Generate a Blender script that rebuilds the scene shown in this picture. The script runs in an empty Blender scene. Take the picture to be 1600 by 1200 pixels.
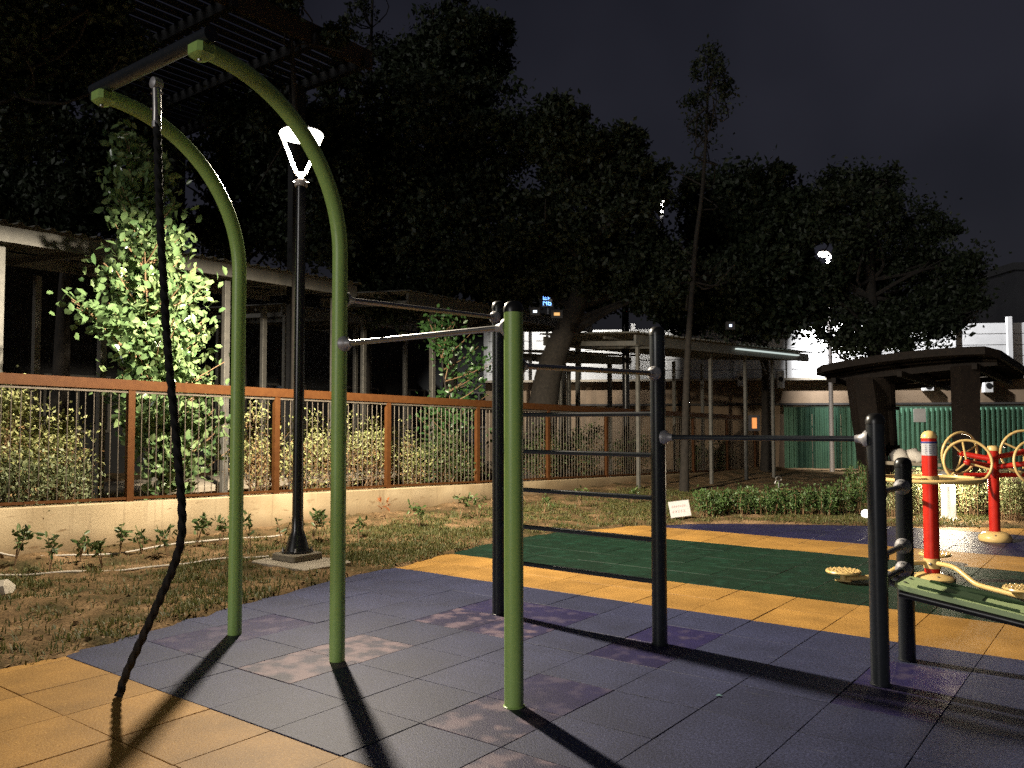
import bpy, math, random
import numpy as np
from mathutils import Vector, Matrix

random.seed(7)
rng = np.random.default_rng(7)
scene = bpy.context.scene
col = scene.collection
R = math.radians

# ------------------------------------------------------------------ camera
CAM = np.array([4.356, -2.507, 1.467])
YAW, PITCH, ROLL, FPX = -0.6512, 0.0449, -0.0015, 1300.0
cy_, sy_ = math.cos(YAW), math.sin(YAW)
cp_, sp_ = math.cos(PITCH), math.sin(PITCH)
FWD = np.array([sy_ * cp_, cy_ * cp_, sp_])
RGT0 = np.array([cy_, -sy_, 0.0])
UP0 = np.cross(RGT0, FWD)
RGT = math.cos(ROLL) * RGT0 + math.sin(ROLL) * UP0
UP = -math.sin(ROLL) * RGT0 + math.cos(ROLL) * UP0
cam_data = bpy.data.cameras.new("camera")
cam_data.sensor_width = 36.0
cam_data.lens = 36.0 * FPX / 1600.0
cam_data.clip_start = 0.05
cam_data.clip_end = 2000.0
cam = bpy.data.objects.new("camera", cam_data)
col.objects.link(cam)
mw = Matrix.Identity(4)
for k in range(3):
    mw[k][0], mw[k][1], mw[k][2], mw[k][3] = RGT[k], UP[k], -FWD[k], CAM[k]
cam.matrix_world = mw
scene.camera = cam

# ------------------------------------------------------------------ night sky and added low front fill
SUN_EL, SUN_AZ = R(10.0), R(184.0)          # azimuth: direction the light comes FROM, from +Y clockwise
world = bpy.data.worlds.new("World")
scene.world = world
world.use_nodes = True
wn, wl = world.node_tree.nodes, world.node_tree.links
wn.clear()
sky = wn.new("ShaderNodeTexSky")
sky.sky_type = 'NISHITA'
sky.sun_disc = False
sky.sun_elevation = SUN_EL
sky.sun_rotation = SUN_AZ
sky.air_density = 1.2
sky.dust_density = 2.0
tint = wn.new("ShaderNodeMix"); tint.data_type = 'RGBA'; tint.blend_type = 'MULTIPLY'
tint.inputs[0].default_value = 1.0
wl.new(sky.outputs[0], tint.inputs[6])
tint.inputs[7].default_value = (1.0, 0.84, 0.96, 1)
bg = wn.new("ShaderNodeBackground")
bg.inputs[1].default_value = 0.0018
wl.new(tint.outputs[2], bg.inputs[0])
# murky purple-grey cloud base lit by the city, uneven
wtc = wn.new("ShaderNodeTexCoord"); wns = wn.new("ShaderNodeTexNoise"); wns.inputs["Scale"].default_value = 1.6; wns.inputs["Detail"].default_value = 4
wl.new(wtc.outputs["Generated"], wns.inputs["Vector"])
wr = wn.new("ShaderNodeValToRGB"); wr.color_ramp.elements[0].position = .40; wr.color_ramp.elements[1].position = .62
wr.color_ramp.elements[0].color = (.0040, .0040, .0068, 1); wr.color_ramp.elements[1].color = (.0150, .0145, .0210, 1)
wl.new(wns.outputs["Fac"], wr.inputs[0])
bg2 = wn.new("ShaderNodeBackground"); wl.new(wr.outputs[0], bg2.inputs[0])
wadd = wn.new("ShaderNodeAddShader"); wl.new(bg.outputs[0], wadd.inputs[0]); wl.new(bg2.outputs[0], wadd.inputs[1])
wo = wn.new("ShaderNodeOutputWorld")
wl.new(wadd.outputs[0], wo.inputs[0])

front_fill_d = bpy.data.lights.new("front_fill", 'SUN')  # added fill from behind the camera, brightens post fronts and trees
front_fill_d.energy = 0.66
front_fill_d.angle = R(12)
front_fill_d.color = (1.0, 0.97, 0.93)
front_fill = bpy.data.objects.new("front_fill", front_fill_d)
col.objects.link(front_fill)
sdir = Vector((math.sin(SUN_AZ) * math.cos(SUN_EL), math.cos(SUN_AZ) * math.cos(SUN_EL), math.sin(SUN_EL)))
front_fill.rotation_euler = sdir.to_track_quat('Z', 'Y').to_euler()
front_fill.location = (0, -20, 8)

scene.view_settings.view_transform = 'Standard'
scene.view_settings.look = 'None'
scene.view_settings.exposure = 0.0
scene.view_settings.gamma = 1.0
scene.render.engine = 'CYCLES'
scene.cycles.max_bounces = 5
scene.cycles.diffuse_bounces = 3
scene.cycles.glossy_bounces = 3
scene.cycles.transmission_bounces = 4
scene.cycles.transparent_max_bounces = 6
scene.cycles.sample_clamp_indirect = 0.35
scene.cycles.use_denoising = False

# ------------------------------------------------------------------ pixel helpers (1600 x 1200 photograph)
def ray(x, y):
    return FWD + RGT * ((x - 800) / FPX) - UP * ((y - 600) / FPX)
def at(x, y, d):
    return CAM + ray(x, y) * d
def gnd(x, y, z=0.0):
    r = ray(x, y)
    return CAM + r * ((z - CAM[2]) / r[2])
def on_x(x, y, X):
    r = ray(x, y)
    return CAM + r * ((X - CAM[0]) / r[0])
def on_y(x, y, Y):
    r = ray(x, y)
    return CAM + r * ((Y - CAM[1]) / r[1])
FH = np.array([sy_, cy_, 0.0])      # horizontal forward
RH = np.array([cy_, -sy_, 0.0])     # horizontal right
ZZ = np.array([0, 0, 1.0])

# ------------------------------------------------------------------ materials
MATS = {}
def new_mat(name):
    m = bpy.data.materials.new(name)
    m.use_nodes = True
    return m, m.node_tree.nodes, m.node_tree.links, m.node_tree.nodes["Principled BSDF"]

def mat(name, c1, c2=None, scale=6.0, rough=0.6, metal=0.0, bump=0.0, bscale=None, spec=0.5, coords='pos', detail=6.0, lo=0.35, hi=0.65, coat=0.0):
    """procedural: two-colour noise with optional bump"""
    if name in MATS:
        return MATS[name]
    m, n, l, p = new_mat(name)
    p.inputs["Roughness"].default_value = rough
    p.inputs["Metallic"].default_value = metal
    p.inputs["Specular IOR Level"].default_value = spec
    p.inputs["Coat Weight"].default_value = coat
    if c2 is None:
        c2 = tuple(v * 0.8 for v in c1)
    g = n.new("ShaderNodeNewGeometry")
    t = n.new("ShaderNodeTexNoise")
    t.inputs["Scale"].default_value = scale
    t.inputs["Detail"].default_value = detail
    t.inputs["Roughness"].default_value = 0.62
    l.new(g.outputs["Position"], t.inputs["Vector"])
    r = n.new("ShaderNodeValToRGB")
    r.color_ramp.elements[0].position = lo
    r.color_ramp.elements[1].position = hi
    r.color_ramp.elements[0].color = (*c1, 1)
    r.color_ramp.elements[1].color = (*c2, 1)
    l.new(t.outputs["Fac"], r.inputs[0])
    l.new(r.outputs[0], p.inputs["Base Color"])
    if bump > 0:
        t2 = n.new("ShaderNodeTexNoise")
        t2.inputs["Scale"].default_value = bscale or scale * 4
        t2.inputs["Detail"].default_value = 4
        l.new(g.outputs["Position"], t2.inputs["Vector"])
        b = n.new("ShaderNodeBump")
        b.inputs["Strength"].default_value = bump
        b.inputs["Distance"].default_value = 0.01
        l.new(t2.outputs["Fac"], b.inputs["Height"])
        l.new(b.outputs[0], p.inputs["Normal"])
    MATS[name] = m
    return m

def emis(name, c, s):
    if name in MATS:
        return MATS[name]
    m, n, l, p = new_mat(name)
    p.inputs["Base Color"].default_value = (*c, 1)
    p.inputs["Emission Color"].default_value = (*c, 1)
    p.inputs["Emission Strength"].default_value = s
    MATS[name] = m
    return m

def leaf_mat(name, ca, cb, rough=0.45, trans=0.25, cc=None):
    if name in MATS:
        return MATS[name]
    m, n, l, p = new_mat(name)
    g = n.new("ShaderNodeNewGeometry")
    r = n.new("ShaderNodeValToRGB")
    r.color_ramp.elements[0].color = (*ca, 1)
    r.color_ramp.elements[1].color = (*cb, 1)
    if cc:
        e = r.color_ramp.elements.new(0.93)
        e.color = (*cb, 1)
        r.color_ramp.elements[-1].color = (*cc, 1)
    l.new(g.outputs["Random Per Island"], r.inputs[0])
    l.new(r.outputs[0], p.inputs["Base Color"])
    p.inputs["Roughness"].default_value = rough
    tr = n.new("ShaderNodeBsdfTranslucent")
    l.new(r.outputs[0], tr.inputs["Color"])
    mx = n.new("ShaderNodeMixShader")
    mx.inputs[0].default_value = trans
    l.new(p.outputs[0], mx.inputs[1])
    l.new(tr.outputs[0], mx.inputs[2])
    l.new(mx.outputs[0], n["Material Output"].inputs[0])
    MATS[name] = m
    return m

def rubber(name, base, dark, blotch=None, blotch2=None, lo=0.45, hi=0.6, rough=0.58, speck=0.42):
    """crumb-rubber tile: speckled granules, per-tile tone, optional worn blotches"""
    m, n, l, p = new_mat(name)
    g = n.new("ShaderNodeNewGeometry")
    oi = n.new("ShaderNodeObjectInfo")
    t = n.new("ShaderNodeTexNoise"); t.inputs["Scale"].default_value = 75; t.inputs["Detail"].default_value = 4; t.inputs["Roughness"].default_value = .7
    l.new(g.outputs["Position"], t.inputs["Vector"])
    r = n.new("ShaderNodeValToRGB")
    r.color_ramp.elements[0].position = 0.36; r.color_ramp.elements[1].position = 0.80
    r.color_ramp.elements[0].color = (*dark, 1)
    r.color_ramp.elements[1].color = tuple(min(1, v * 2.1 + .02) for v in base) + (1,)
    e_ = r.color_ramp.elements.new(0.60); e_.color = (*base, 1)
    l.new(t.outputs["Fac"], r.inputs[0])
    cur = r.outputs[0]
    # large uneven wear
    t2 = n.new("ShaderNodeTexNoise"); t2.inputs["Scale"].default_value = 3.1; t2.inputs["Detail"].default_value = 5
    l.new(g.outputs["Position"], t2.inputs["Vector"])
    mr = n.new("ShaderNodeMapRange"); mr.inputs[1].default_value = 0.3; mr.inputs[2].default_value = 0.7
    mr.inputs[3].default_value = 0.78; mr.inputs[4].default_value = 1.16
    l.new(t2.outputs["Fac"], mr.inputs[0])
    mul = n.new("ShaderNodeMix"); mul.data_type = 'RGBA'; mul.blend_type = 'MULTIPLY'; mul.inputs[0].default_value = 1
    l.new(cur, mul.inputs[6]); l.new(mr.outputs[0], mul.inputs[7])
    cur = mul.outputs[2]
    mr2 = n.new("ShaderNodeMapRange"); mr2.inputs[3].default_value = 0.86; mr2.inputs[4].default_value = 1.12
    l.new(oi.outputs["Random"], mr2.inputs[0])
    mul2 = n.new("ShaderNodeMix"); mul2.data_type = 'RGBA'; mul2.blend_type = 'MULTIPLY'; mul2.inputs[0].default_value = 1
    l.new(cur, mul2.inputs[6]); l.new(mr2.outputs[0], mul2.inputs[7])
    cur = mul2.outputs[2]
    if blotch:
        t3 = n.new("ShaderNodeTexNoise"); t3.inputs["Scale"].default_value = 7.0; t3.inputs["Detail"].default_value = 2.5
        l.new(g.outputs["Position"], t3.inputs["Vector"])
        rr = n.new("ShaderNodeValToRGB")
        rr.color_ramp.elements[0].position = lo; rr.color_ramp.elements[1].position = hi
        rr.color_ramp.elements[0].color = (0, 0, 0, 1); rr.color_ramp.elements[1].color = (1, 1, 1, 1)
        l.new(t3.outputs["Fac"], rr.inputs[0])
        mb_ = n.new("ShaderNodeMix"); mb_.data_type = 'RGBA'; mb_.blend_type = 'MIX'
        l.new(rr.outputs[0], mb_.inputs[0]); l.new(cur, mb_.inputs[6]); mb_.inputs[7].default_value = (*blotch, 1)
        cur = mb_.outputs[2]
    # pale scuff scratches
    mp = n.new("ShaderNodeMapping"); mp.inputs["Scale"].default_value = (1.3, 22, 1); mp.inputs["Rotation"].default_value = (0, 0, 0.35)
    l.new(g.outputs["Position"], mp.inputs["Vector"])
    t4 = n.new("ShaderNodeTexNoise"); t4.inputs["Scale"].default_value = 2.2; t4.inputs["Detail"].default_value = 3
    l.new(mp.outputs[0], t4.inputs["Vector"])
    r4 = n.new("ShaderNodeValToRGB"); r4.color_ramp.elements[0].position = 0.70; r4.color_ramp.elements[1].position = 0.80
    r4.color_ramp.elements[1].color = (0.3, 0.3, 0.3, 1); r4.color_ramp.elements[0].color = (0, 0, 0, 1)
    l.new(t4.outputs["Fac"], r4.inputs[0])
    ms = n.new("ShaderNodeMix"); ms.data_type = 'RGBA'; ms.blend_type = 'MIX'
    l.new(r4.outputs[0], ms.inputs[0]); l.new(cur, ms.inputs[6]); ms.inputs[7].default_value = (0.38, 0.38, 0.36, 1)
    cur = ms.outputs[2]
    l.new(cur, p.inputs["Base Color"])
    p.inputs["Roughness"].default_value = rough
    p.inputs["Specular IOR Level"].default_value = speck
    b = n.new("ShaderNodeBump"); b.inputs["Strength"].default_value = 0.5; b.inputs["Distance"].default_value = 0.004
    t5 = n.new("ShaderNodeTexNoise"); t5.inputs["Scale"].default_value = 130; t5.inputs["Detail"].default_value = 2
    l.new(g.outputs["Position"], t5.inputs["Vector"]); l.new(t5.outputs["Fac"], b.inputs["Height"])
    l.new(b.outputs[0], p.inputs["Normal"])
    MATS[name] = m
    return m

GREEN = mat("green_paint", (0.43, 0.66, 0.18), (0.46, 0.70, 0.20), scale=40, rough=0.32, bump=0.12, bscale=500)
DARK = mat("charcoal_paint", (0.022, 0.026, 0.030), (0.030, 0.034, 0.040), scale=30, rough=0.30, bump=0.05, bscale=400)
BLACK = mat("black_plastic", (0.012, 0.012, 0.012), (0.02, 0.02, 0.02), rough=0.35)
STEEL = mat("brushed_steel", (0.42, 0.41, 0.39), (0.55, 0.53, 0.50), scale=25, rough=0.33, metal=0.9)
CAST = mat("cast_aluminium", (0.42, 0.41, 0.42), (0.52, 0.51, 0.52), scale=60, rough=0.45, metal=0.35, bump=0.1, bscale=200)
BROWN = mat("brown_fence_paint", (0.074, 0.026, 0.006), (0.095, 0.036, 0.009), scale=14, spec=0.25, rough=0.6, bump=0.08, bscale=300)
ROD = mat("fence_rod_steel", (0.12, 0.10, 0.075), (0.18, 0.15, 0.12), scale=20, rough=0.45, metal=0.3)
GALV = mat("galvanised_steel", (0.14, 0.135, 0.12), (0.20, 0.19, 0.165), scale=9, rough=0.5, metal=0.3)
ROOF = mat("grey_roof_sheet", (0.18, 0.175, 0.15), (0.26, 0.25, 0.21), scale=5, rough=0.55, metal=0.2)
ROPE = mat("black_rope", (0.008, 0.008, 0.009), (0.016, 0.016, 0.017), scale=150, rough=0.9)
POLE = mat("black_lamp_pole", (0.010, 0.010, 0.011), (0.017, 0.017, 0.018), scale=20, rough=0.28)
LAMPW = mat("pale_lamp_metal", (0.55, 0.50, 0.47), (0.62, 0.57, 0.53), scale=12, rough=0.5, metal=0.1)
CONC = mat("pale_concrete", (0.34, 0.29, 0.22), (0.45, 0.39, 0.30), scale=7, rough=0.85, bump=0.3, bscale=60)
RED = mat("red_paint", (0.52, 0.018, 0.010), (0.60, 0.03, 0.016), scale=20, rough=0.30, coat=0.2)
YEL = mat("yellow_paint", (0.78, 0.54, 0.20), (0.82, 0.58, 0.24), scale=18, rough=0.32, coat=0.2)
PALEGREEN = mat("pale_green_board", (0.54, 0.70, 0.34), (0.58, 0.74, 0.37), scale=14, rough=0.5, bump=0.1, bscale=300)
DKGREEN = mat("dark_green_grip", (0.035, 0.075, 0.03), (0.05, 0.095, 0.04), scale=30, rough=0.8)
WHITE = mat("white_paint", (0.62, 0.61, 0.58), (0.74, 0.73, 0.70), scale=8, rough=0.6)
BARK = mat("tree_bark", (0.016, 0.013, 0.010), (0.032, 0.026, 0.020), scale=14, rough=0.9, bump=0.7, bscale=22)
TWIG = mat("shrub_twig", (0.20, 0.12, 0.06), (0.30, 0.19, 0.10), scale=14, rough=0.85)
PIPE = mat("pale_plastic_pipe", (0.52, 0.46, 0.38), (0.62, 0.56, 0.47), scale=9, rough=0.6)
DWOOD = mat("dark_stained_wood", (0.008, 0.006, 0.005), (0.014, 0.010, 0.008), scale=12, spec=0.15, rough=0.7, bump=0.2, bscale=60)

T_BLUE = rubber("blue_rubber", (0.052, 0.060, 0.136), (0.014, 0.017, 0.044))
T_YEL = rubber("yellow_rubber", (0.50, 0.275, 0.070), (0.36, 0.185, 0.042), speck=.35)
T_GRN = rubber("green_rubber", (0.006, 0.032, 0.015), (0.003, 0.015, 0.008), blotch=(0.010, 0.048, 0.028), lo=0.52, hi=0.75, speck=.35)
T_VIO = rubber("violet_rubber", (0.028, 0.023, 0.105), (0.014, 0.011, 0.055), blotch=(0.080, 0.065, 0.125), lo=0.50, hi=0.68, rough=0.5)
T_STN = rubber("pink_stained_rubber", (0.030, 0.025, 0.095), (0.015, 0.012, 0.05), blotch=(0.17, 0.122, 0.165), lo=0.48, hi=0.62, rough=0.5)
T_PNK = rubber("pink_worn_rubber", (0.07, 0.062, 0.105), (0.035, 0.03, 0.055), blotch=(0.22, 0.155, 0.180), lo=0.42, hi=0.60)
T_NAVY = rubber("navy_rubber", (0.022, 0.021, 0.080), (0.010, 0.010, 0.042), rough=0.46)

# ------------------------------------------------------------------ mesh builder
def frame_along(t, ref=None):
    t = t / np.linalg.norm(t)
    a = ZZ if abs(t[2]) < 0.95 else np.array([1.0, 0, 0])
    if ref is not None:
        a = ref
    u = np.cross(a, t); u /= np.linalg.norm(u)
    v = np.cross(t, u)
    return u, v

class MB:
    def __init__(self):
        self.v, self.f = [], []
        self.n = 0
    def add(self, vs, fs):
        o = self.n
        vs = np.asarray(vs, float)
        self.v.append(vs); self.n += len(vs)
        self.f.extend([tuple(i + o for i in f) for f in fs])
        return self
    def box(self, c, size, ax=None, bevel=0.0):
        """box centred at c; ax: 3 axis vectors"""
        c = np.asarray(c, float); hx, hy, hz = [s / 2 for s in size]
        A = np.eye(3) if ax is None else np.asarray(ax, float)
        if bevel <= 0:
            vs = [c + A[0] * sx * hx + A[1] * sy * hy + A[2] * sz * hz for sz in (-1, 1) for sy in (-1, 1) for sx in (-1, 1)]
            return self.add(vs, [(0, 2, 3, 1), (4, 5, 7, 6), (0, 1, 5, 4), (2, 6, 7, 3), (0, 4, 6, 2), (1, 3, 7, 5)])
        b = bevel
        rings = []
        def ring(ix, iy, z):
            pts = [(-ix + b, -iy), (ix - b, -iy), (ix, -iy + b), (ix, iy - b), (ix - b, iy), (-ix + b, iy), (-ix, iy - b), (-ix, -iy + b)]
            return [c + A[0] * x + A[1] * y + A[2] * z for x, y in pts]
        vs = ring(hx - b, hy - b, -hz) + ring(hx, hy, -hz + b) + ring(hx, hy, hz - b) + ring(hx - b, hy - b, hz)
        fs = [tuple(reversed(range(8))), tuple(range(24, 32))]
        for k in range(3):
            for i in range(8):
                j = (i + 1) % 8
                fs.append((k * 8 + i, k * 8 + j, (k + 1) * 8 + j, (k + 1) * 8 + i))
        return self.add(vs, fs)
    def bar(self, a, b, w, h, up=None):
        a = np.asarray(a, float); b = np.asarray(b, float)
        t = b - a; L = np.linalg.norm(t); t = t / L
        u, v = frame_along(t, up)
        return self.box((a + b) / 2, (w, h, L), (u, v, t))
    def tube(self, pts, rad, n=10, caps=True, lobes=0, lobe_amp=0.0, twist=0.0, closed=False):
        pts = [np.asarray(q, float) for q in pts]
        m = len(pts)
        rads = rad if hasattr(rad, '__len__') else [rad] * m
        vs, fs = [], []
        u = None
        for i in range(m):
            if closed:
                t = pts[(i + 1) % m] - pts[i - 1]
            else:
                t = pts[min(i + 1, m - 1)] - pts[max(i - 1, 0)]
            t = t / (np.linalg.norm(t) + 1e-12)
            if u is None:
                u, v = frame_along(t)
            else:
                u = u - t * np.dot(u, t); u /= np.linalg.norm(u); v = np.cross(t, u)
            for k in range(n):
                a = 2 * math.pi * k / n
                r = rads[i]
                if lobes:
                    r = r * (1 + lobe_amp * math.cos(lobes * (a + twist * i)))
                vs.append(pts[i] + u * (math.cos(a) * r) + v * (math.sin(a) * r))
        mm = m if closed else m - 1
        for i in range(mm):
            i2 = (i + 1) % m
            for k in range(n):
                j = (k + 1) % n
                fs.append((i * n + k, i * n + j, i2 * n + j, i2 * n + k))
        if caps and not closed:
            fs.append(tuple(reversed(range(n))))
            fs.append(tuple((m - 1) * n + k for k in range(n)))
        return self.add(vs, fs)
    def lathe(self, prof, o=(0, 0, 0), n=20, axis=None, caps=True):
        o = np.asarray(o, float)
        t = ZZ if axis is None else np.asarray(axis, float) / np.linalg.norm(axis)
        u, v = frame_along(t)
        vs, fs = [], []
        for r, z in prof:
            for k in range(n):
                a = 2 * math.pi * k / n
                vs.append(o + t * z + u * (math.cos(a) * r) + v * (math.sin(a) * r))
        m = len(prof)
        for i in range(m - 1):
            for k in range(n):
                j = (k + 1) % n
                fs.append((i * n + k, i * n + j, (i + 1) * n + j, (i + 1) * n + k))
        if caps:
            fs.append(tuple(reversed(range(n))))
            fs.append(tuple((m - 1) * n + k for k in range(n)))
        return self.add(vs, fs)
    def mesh(self, name, mats, smooth=True, angle=40, origin=None):
        V = np.concatenate(self.v) if self.v else np.zeros((0, 3))
        if origin is not None:
            V = V - np.asarray(origin, float)
        me = bpy.data.meshes.new(name)
        me.from_pydata(V.tolist(), [], self.f)
        for m_ in (mats if isinstance(mats, (list, tuple)) else [mats]):
            me.materials.append(m_)
        if smooth:
            me.shade_smooth()
            me.set_sharp_from_angle(angle=R(angle))
        me.update()
        return me
    def build(self, name, mats, parent=None, smooth=True, angle=40):
        o = world_origin(parent)
        me = self.mesh(name, mats, smooth, angle, o)
        return link(name, me, parent)

def world_origin(p):
    o = np.zeros(3)
    while p is not None:
        o = o + np.array(p.location)
        p = p.parent
    return o
def link(name, me, parent=None, loc=None):
    ob = bpy.data.objects.new(name, me)
    col.objects.link(ob)
    if parent is not None:
        ob.parent = parent
    if loc is not None:
        ob.location = loc
    return ob
def tag(o, label=None, cat=None, group=None, kind=None):
    if label: o["label"] = label
    if cat: o["category"] = cat
    if group: o["group"] = group
    if kind: o["kind"] = kind
    return o
def thing(name, loc, label, cat, group=None):
    e = bpy.data.objects.new(name, None)
    e.empty_display_size = 0.2
    col.objects.link(e)
    e.location = tuple(float(q) for q in loc)
    return tag(e, label, cat, group)
def copy_tree(o, parent=None):
    c = o.copy(); col.objects.link(c)
    if parent is not None: c.parent = parent
    for ch in list(o.children): copy_tree(ch, c)
    return c

def leaf_mesh(name, P, size, mat_, parent, aspect=0.5, up=0.3, shape='diamond', origin=None, normals_out=None):
    """many leaves at points P (n,3) as one mesh. shape diamond: 4 verts 2 tris; oval: 7 verts"""
    P = np.asarray(P, float); n = len(P)
    s = size * rng.uniform(0.7, 1.3, n)
    d = rng.normal(size=(n, 3)); d[:, 2] += up
    d /= np.linalg.norm(d, axis=1)[:, None]
    r = rng.normal(size=(n, 3))
    w = np.cross(d, r); w /= np.linalg.norm(w, axis=1)[:, None]
    nn = np.cross(d, w)
    S = s[:, None]
    if shape == 'diamond':
        V = np.stack([P, P + d * S * .5 + w * S * aspect * .5 + nn * S * .06, P + d * S, P + d * S * .5 - w * S * aspect * .5 + nn * S * .06], 1)
        k = 4
        loops = np.tile(np.array([0, 1, 2, 0, 2, 3]), (n, 1)); fl = 3; nf = 2
    else:
        V = np.stack([P, P + d * S * .28 + w * S * aspect * .42 + nn * S * .07, P + d * S * .68 + w * S * aspect * .5 + nn * S * .07, P + d * S * 1.0 - nn * S * .05,
                      P + d * S * .68 - w * S * aspect * .5 + nn * S * .07, P + d * S * .28 - w * S * aspect * .42 + nn * S * .07, P + d * S * .5], 1)
        k = 7
        loops = np.tile(np.array([6, 0, 1, 6, 1, 2, 6, 2, 3, 6, 3, 4, 6, 4, 5, 6, 5, 0]), (n, 1)); fl = 3; nf = 6
    V = V.reshape(-1, 3)
    o = world_origin(parent) if origin is None else np.asarray(origin)
    V = V - o
    L = (loops + (np.arange(n) * k)[:, None]).ravel()
    me = bpy.data.meshes.new(name)
    me.vertices.add(len(V)); me.vertices.foreach_set("co", V.ravel())
    me.loops.add(len(L)); me.loops.foreach_set("vertex_index", L.astype(np.int32))
    F = n * nf
    me.polygons.add(F)
    me.polygons.foreach_set("loop_start", (np.arange(F) * fl).astype(np.int32))
    me.update(calc_edges=True)
    me.materials.append(mat_)
    return link(name, me, parent)

def clump_points(blobs, per, spread=0.16, clumps=60):
    """blobs: list of (center, (rx,ry,rz)) -> points gathered in clumps near the blob's shell"""
    out = []
    extra = []
    for c, rad, n in blobs:            # ragged boughs pushing out of the rounded mass
        for _ in range(4):
            q = rng.normal(size=3); q[2] = abs(q[2]) * .8 - .15; q /= np.linalg.norm(q)
            extra.append((np.asarray(c) + q * np.asarray(rad) * rng.uniform(.85, 1.2), np.asarray(rad) * rng.uniform(.18, .38), n * .09))
    for c, rad, n in list(blobs) + extra:
        c = np.asarray(c, float); rad = np.asarray(rad, float)
        m = max(6, int(clumps * n))
        q = rng.normal(size=(m, 3)); q /= np.linalg.norm(q, axis=1)[:, None]
        q *= (rng.uniform(0.25, 1.0, m) ** 0.5)[:, None]
        cs = c + q * rad
        sz = rng.uniform(0.5, 1.5, m)
        cnt = int(per * n)
        idx = rng.integers(0, m, cnt)
        pts = cs[idx] + rng.normal(size=(cnt, 3)) * (spread * sz[idx])[:, None] * rad.mean() * np.array([1, 1, .7])
        out.append(pts)
    return np.concatenate(out)

# ------------------------------------------------------------------ floor outline and ground
EDGE = [(-3.0, -0.88), (-0.4, -1.04), (0.0, -1.05), (1.02, -1.33), (2.49, -1.64), (3.63, -1.68), (5.3, -1.97), (6.65, -1.88), (7.73, -1.44), (8.87, -0.51), (9.4, 0.35), (9.82, 1.25), (10.76, 2.99), (11.6, 4.6), (12.5, 6.5)]
EY = np.array([e[0] for e in EDGE]); EX = np.array([e[1] for e in EDGE])
def edge_x(y):
    return np.interp(y, EY, EX, left=EX[0], right=30.0)

def vnoise(x, y, s, seed=0):
    """smooth value noise"""
    x = np.asarray(x) * s; y = np.asarray(y) * s
    xi, yi = np.floor(x).astype(int), np.floor(y).astype(int)
    fx, fy = x - xi, y - yi
    fx = fx * fx * (3 - 2 * fx); fy = fy * fy * (3 - 2 * fy)
    def h(a, b):
        q = (a * 374761393 + b * 668265263 + seed * 974634777) & 0x7fffffff
        q = ((q ^ (q >> 13)) * 1274126177) & 0x7fffffff
        return (q & 0xffff) / 65535.0
    return (h(xi, yi) * (1 - fx) * (1 - fy) + h(xi + 1, yi) * fx * (1 - fy) + h(xi, yi + 1) * (1 - fx) * fy + h(xi + 1, yi + 1) * fx * fy)

def wall_top(y): return 0.615 - 0.028 * np.clip(y, -8, 40)
def rail_top(y): return 2.00 - 0.0175 * np.clip(y, -8, 40)
FX = -5.0        # front face of the retaining wall

def ground_z(x, y):
    x = np.asarray(x, float); y = np.asarray(y, float)
    inside = x - edge_x(y)                      # > 0 : under the rubber floor
    rough_ = (vnoise(x, y, 2.2, 1) - .5) * .06 + (vnoise(x, y, 7, 2) - .5) * .05 + (vnoise(x, y, 19, 3) - .5) * .028
    z = 0.028 + rough_ * 0.8 + np.clip((-3.6 - x) / 1.4, 0, 1) * 0.05
    z = np.maximum(z, 0.011)
    t = np.clip((inside + 0.05 + (vnoise(x, y, 6, 5) - .5) * .10) / 0.10, 0, 1)
    z = z * (1 - t) + (-0.075) * t
    behind = np.clip((FX - 0.06 - x) / 0.06, 0, 1)
    z = z * (1 - behind) + (0.34 - 0.02 * np.clip(y, -5, 20) + rough_) * behind
    return z

def soil_material():
    m, n, l, p = new_mat("soil")
    g = n.new("ShaderNodeNewGeometry")
    t = n.new("ShaderNodeTexNoise"); t.inputs["Scale"].default_value = 2.3; t.inputs["Detail"].default_value = 7
    l.new(g.outputs["Position"], t.inputs["Vector"])
    r = n.new("ShaderNodeValToRGB")
    e = r.color_ramp.elements
    e[0].position = 0.34; e[0].color = (0.066, 0.054, 0.022, 1)
    e[1].position = 0.68; e[1].color = (0.31, 0.20, 0.105, 1)
    x = e.new(0.5); x.color = (0.165, 0.105, 0.050, 1)
    l.new(t.outputs["Fac"], r.inputs[0])
    t2 = n.new("ShaderNodeTexNoise"); t2.inputs["Scale"].default_value = 45; t2.inputs["Detail"].default_value = 5
    l.new(g.outputs["Position"], t2.inputs["Vector"])
    mr = n.new("ShaderNodeMapRange"); mr.inputs[1].default_value = 0.3; mr.inputs[2].default_value = 0.7; mr.inputs[3].default_value = 0.55; mr.inputs[4].default_value = 1.35
    l.new(t2.outputs["Fac"], mr.inputs[0])
    mx = n.new("ShaderNodeMix"); mx.data_type = 'RGBA'; mx.blend_type = 'MULTIPLY'; mx.inputs[0].default_value = 1
    l.new(r.outputs[0], mx.inputs[6]); l.new(mr.outputs[0], mx.inputs[7])
    l.new(mx.outputs[2], p.inputs["Base Color"])
    p.inputs["Roughness"].default_value = 0.95
    p.inputs["Specular IOR Level"].default_value = 0.2
    b = n.new("ShaderNodeBump"); b.inputs["Strength"].default_value = 0.9; b.inputs["Distance"].default_value = 0.02
    l.new(t2.outputs["Fac"], b.inputs["Height"]); l.new(b.outputs[0], p.inputs["Normal"])
    return m
SOIL = soil_material()

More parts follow.
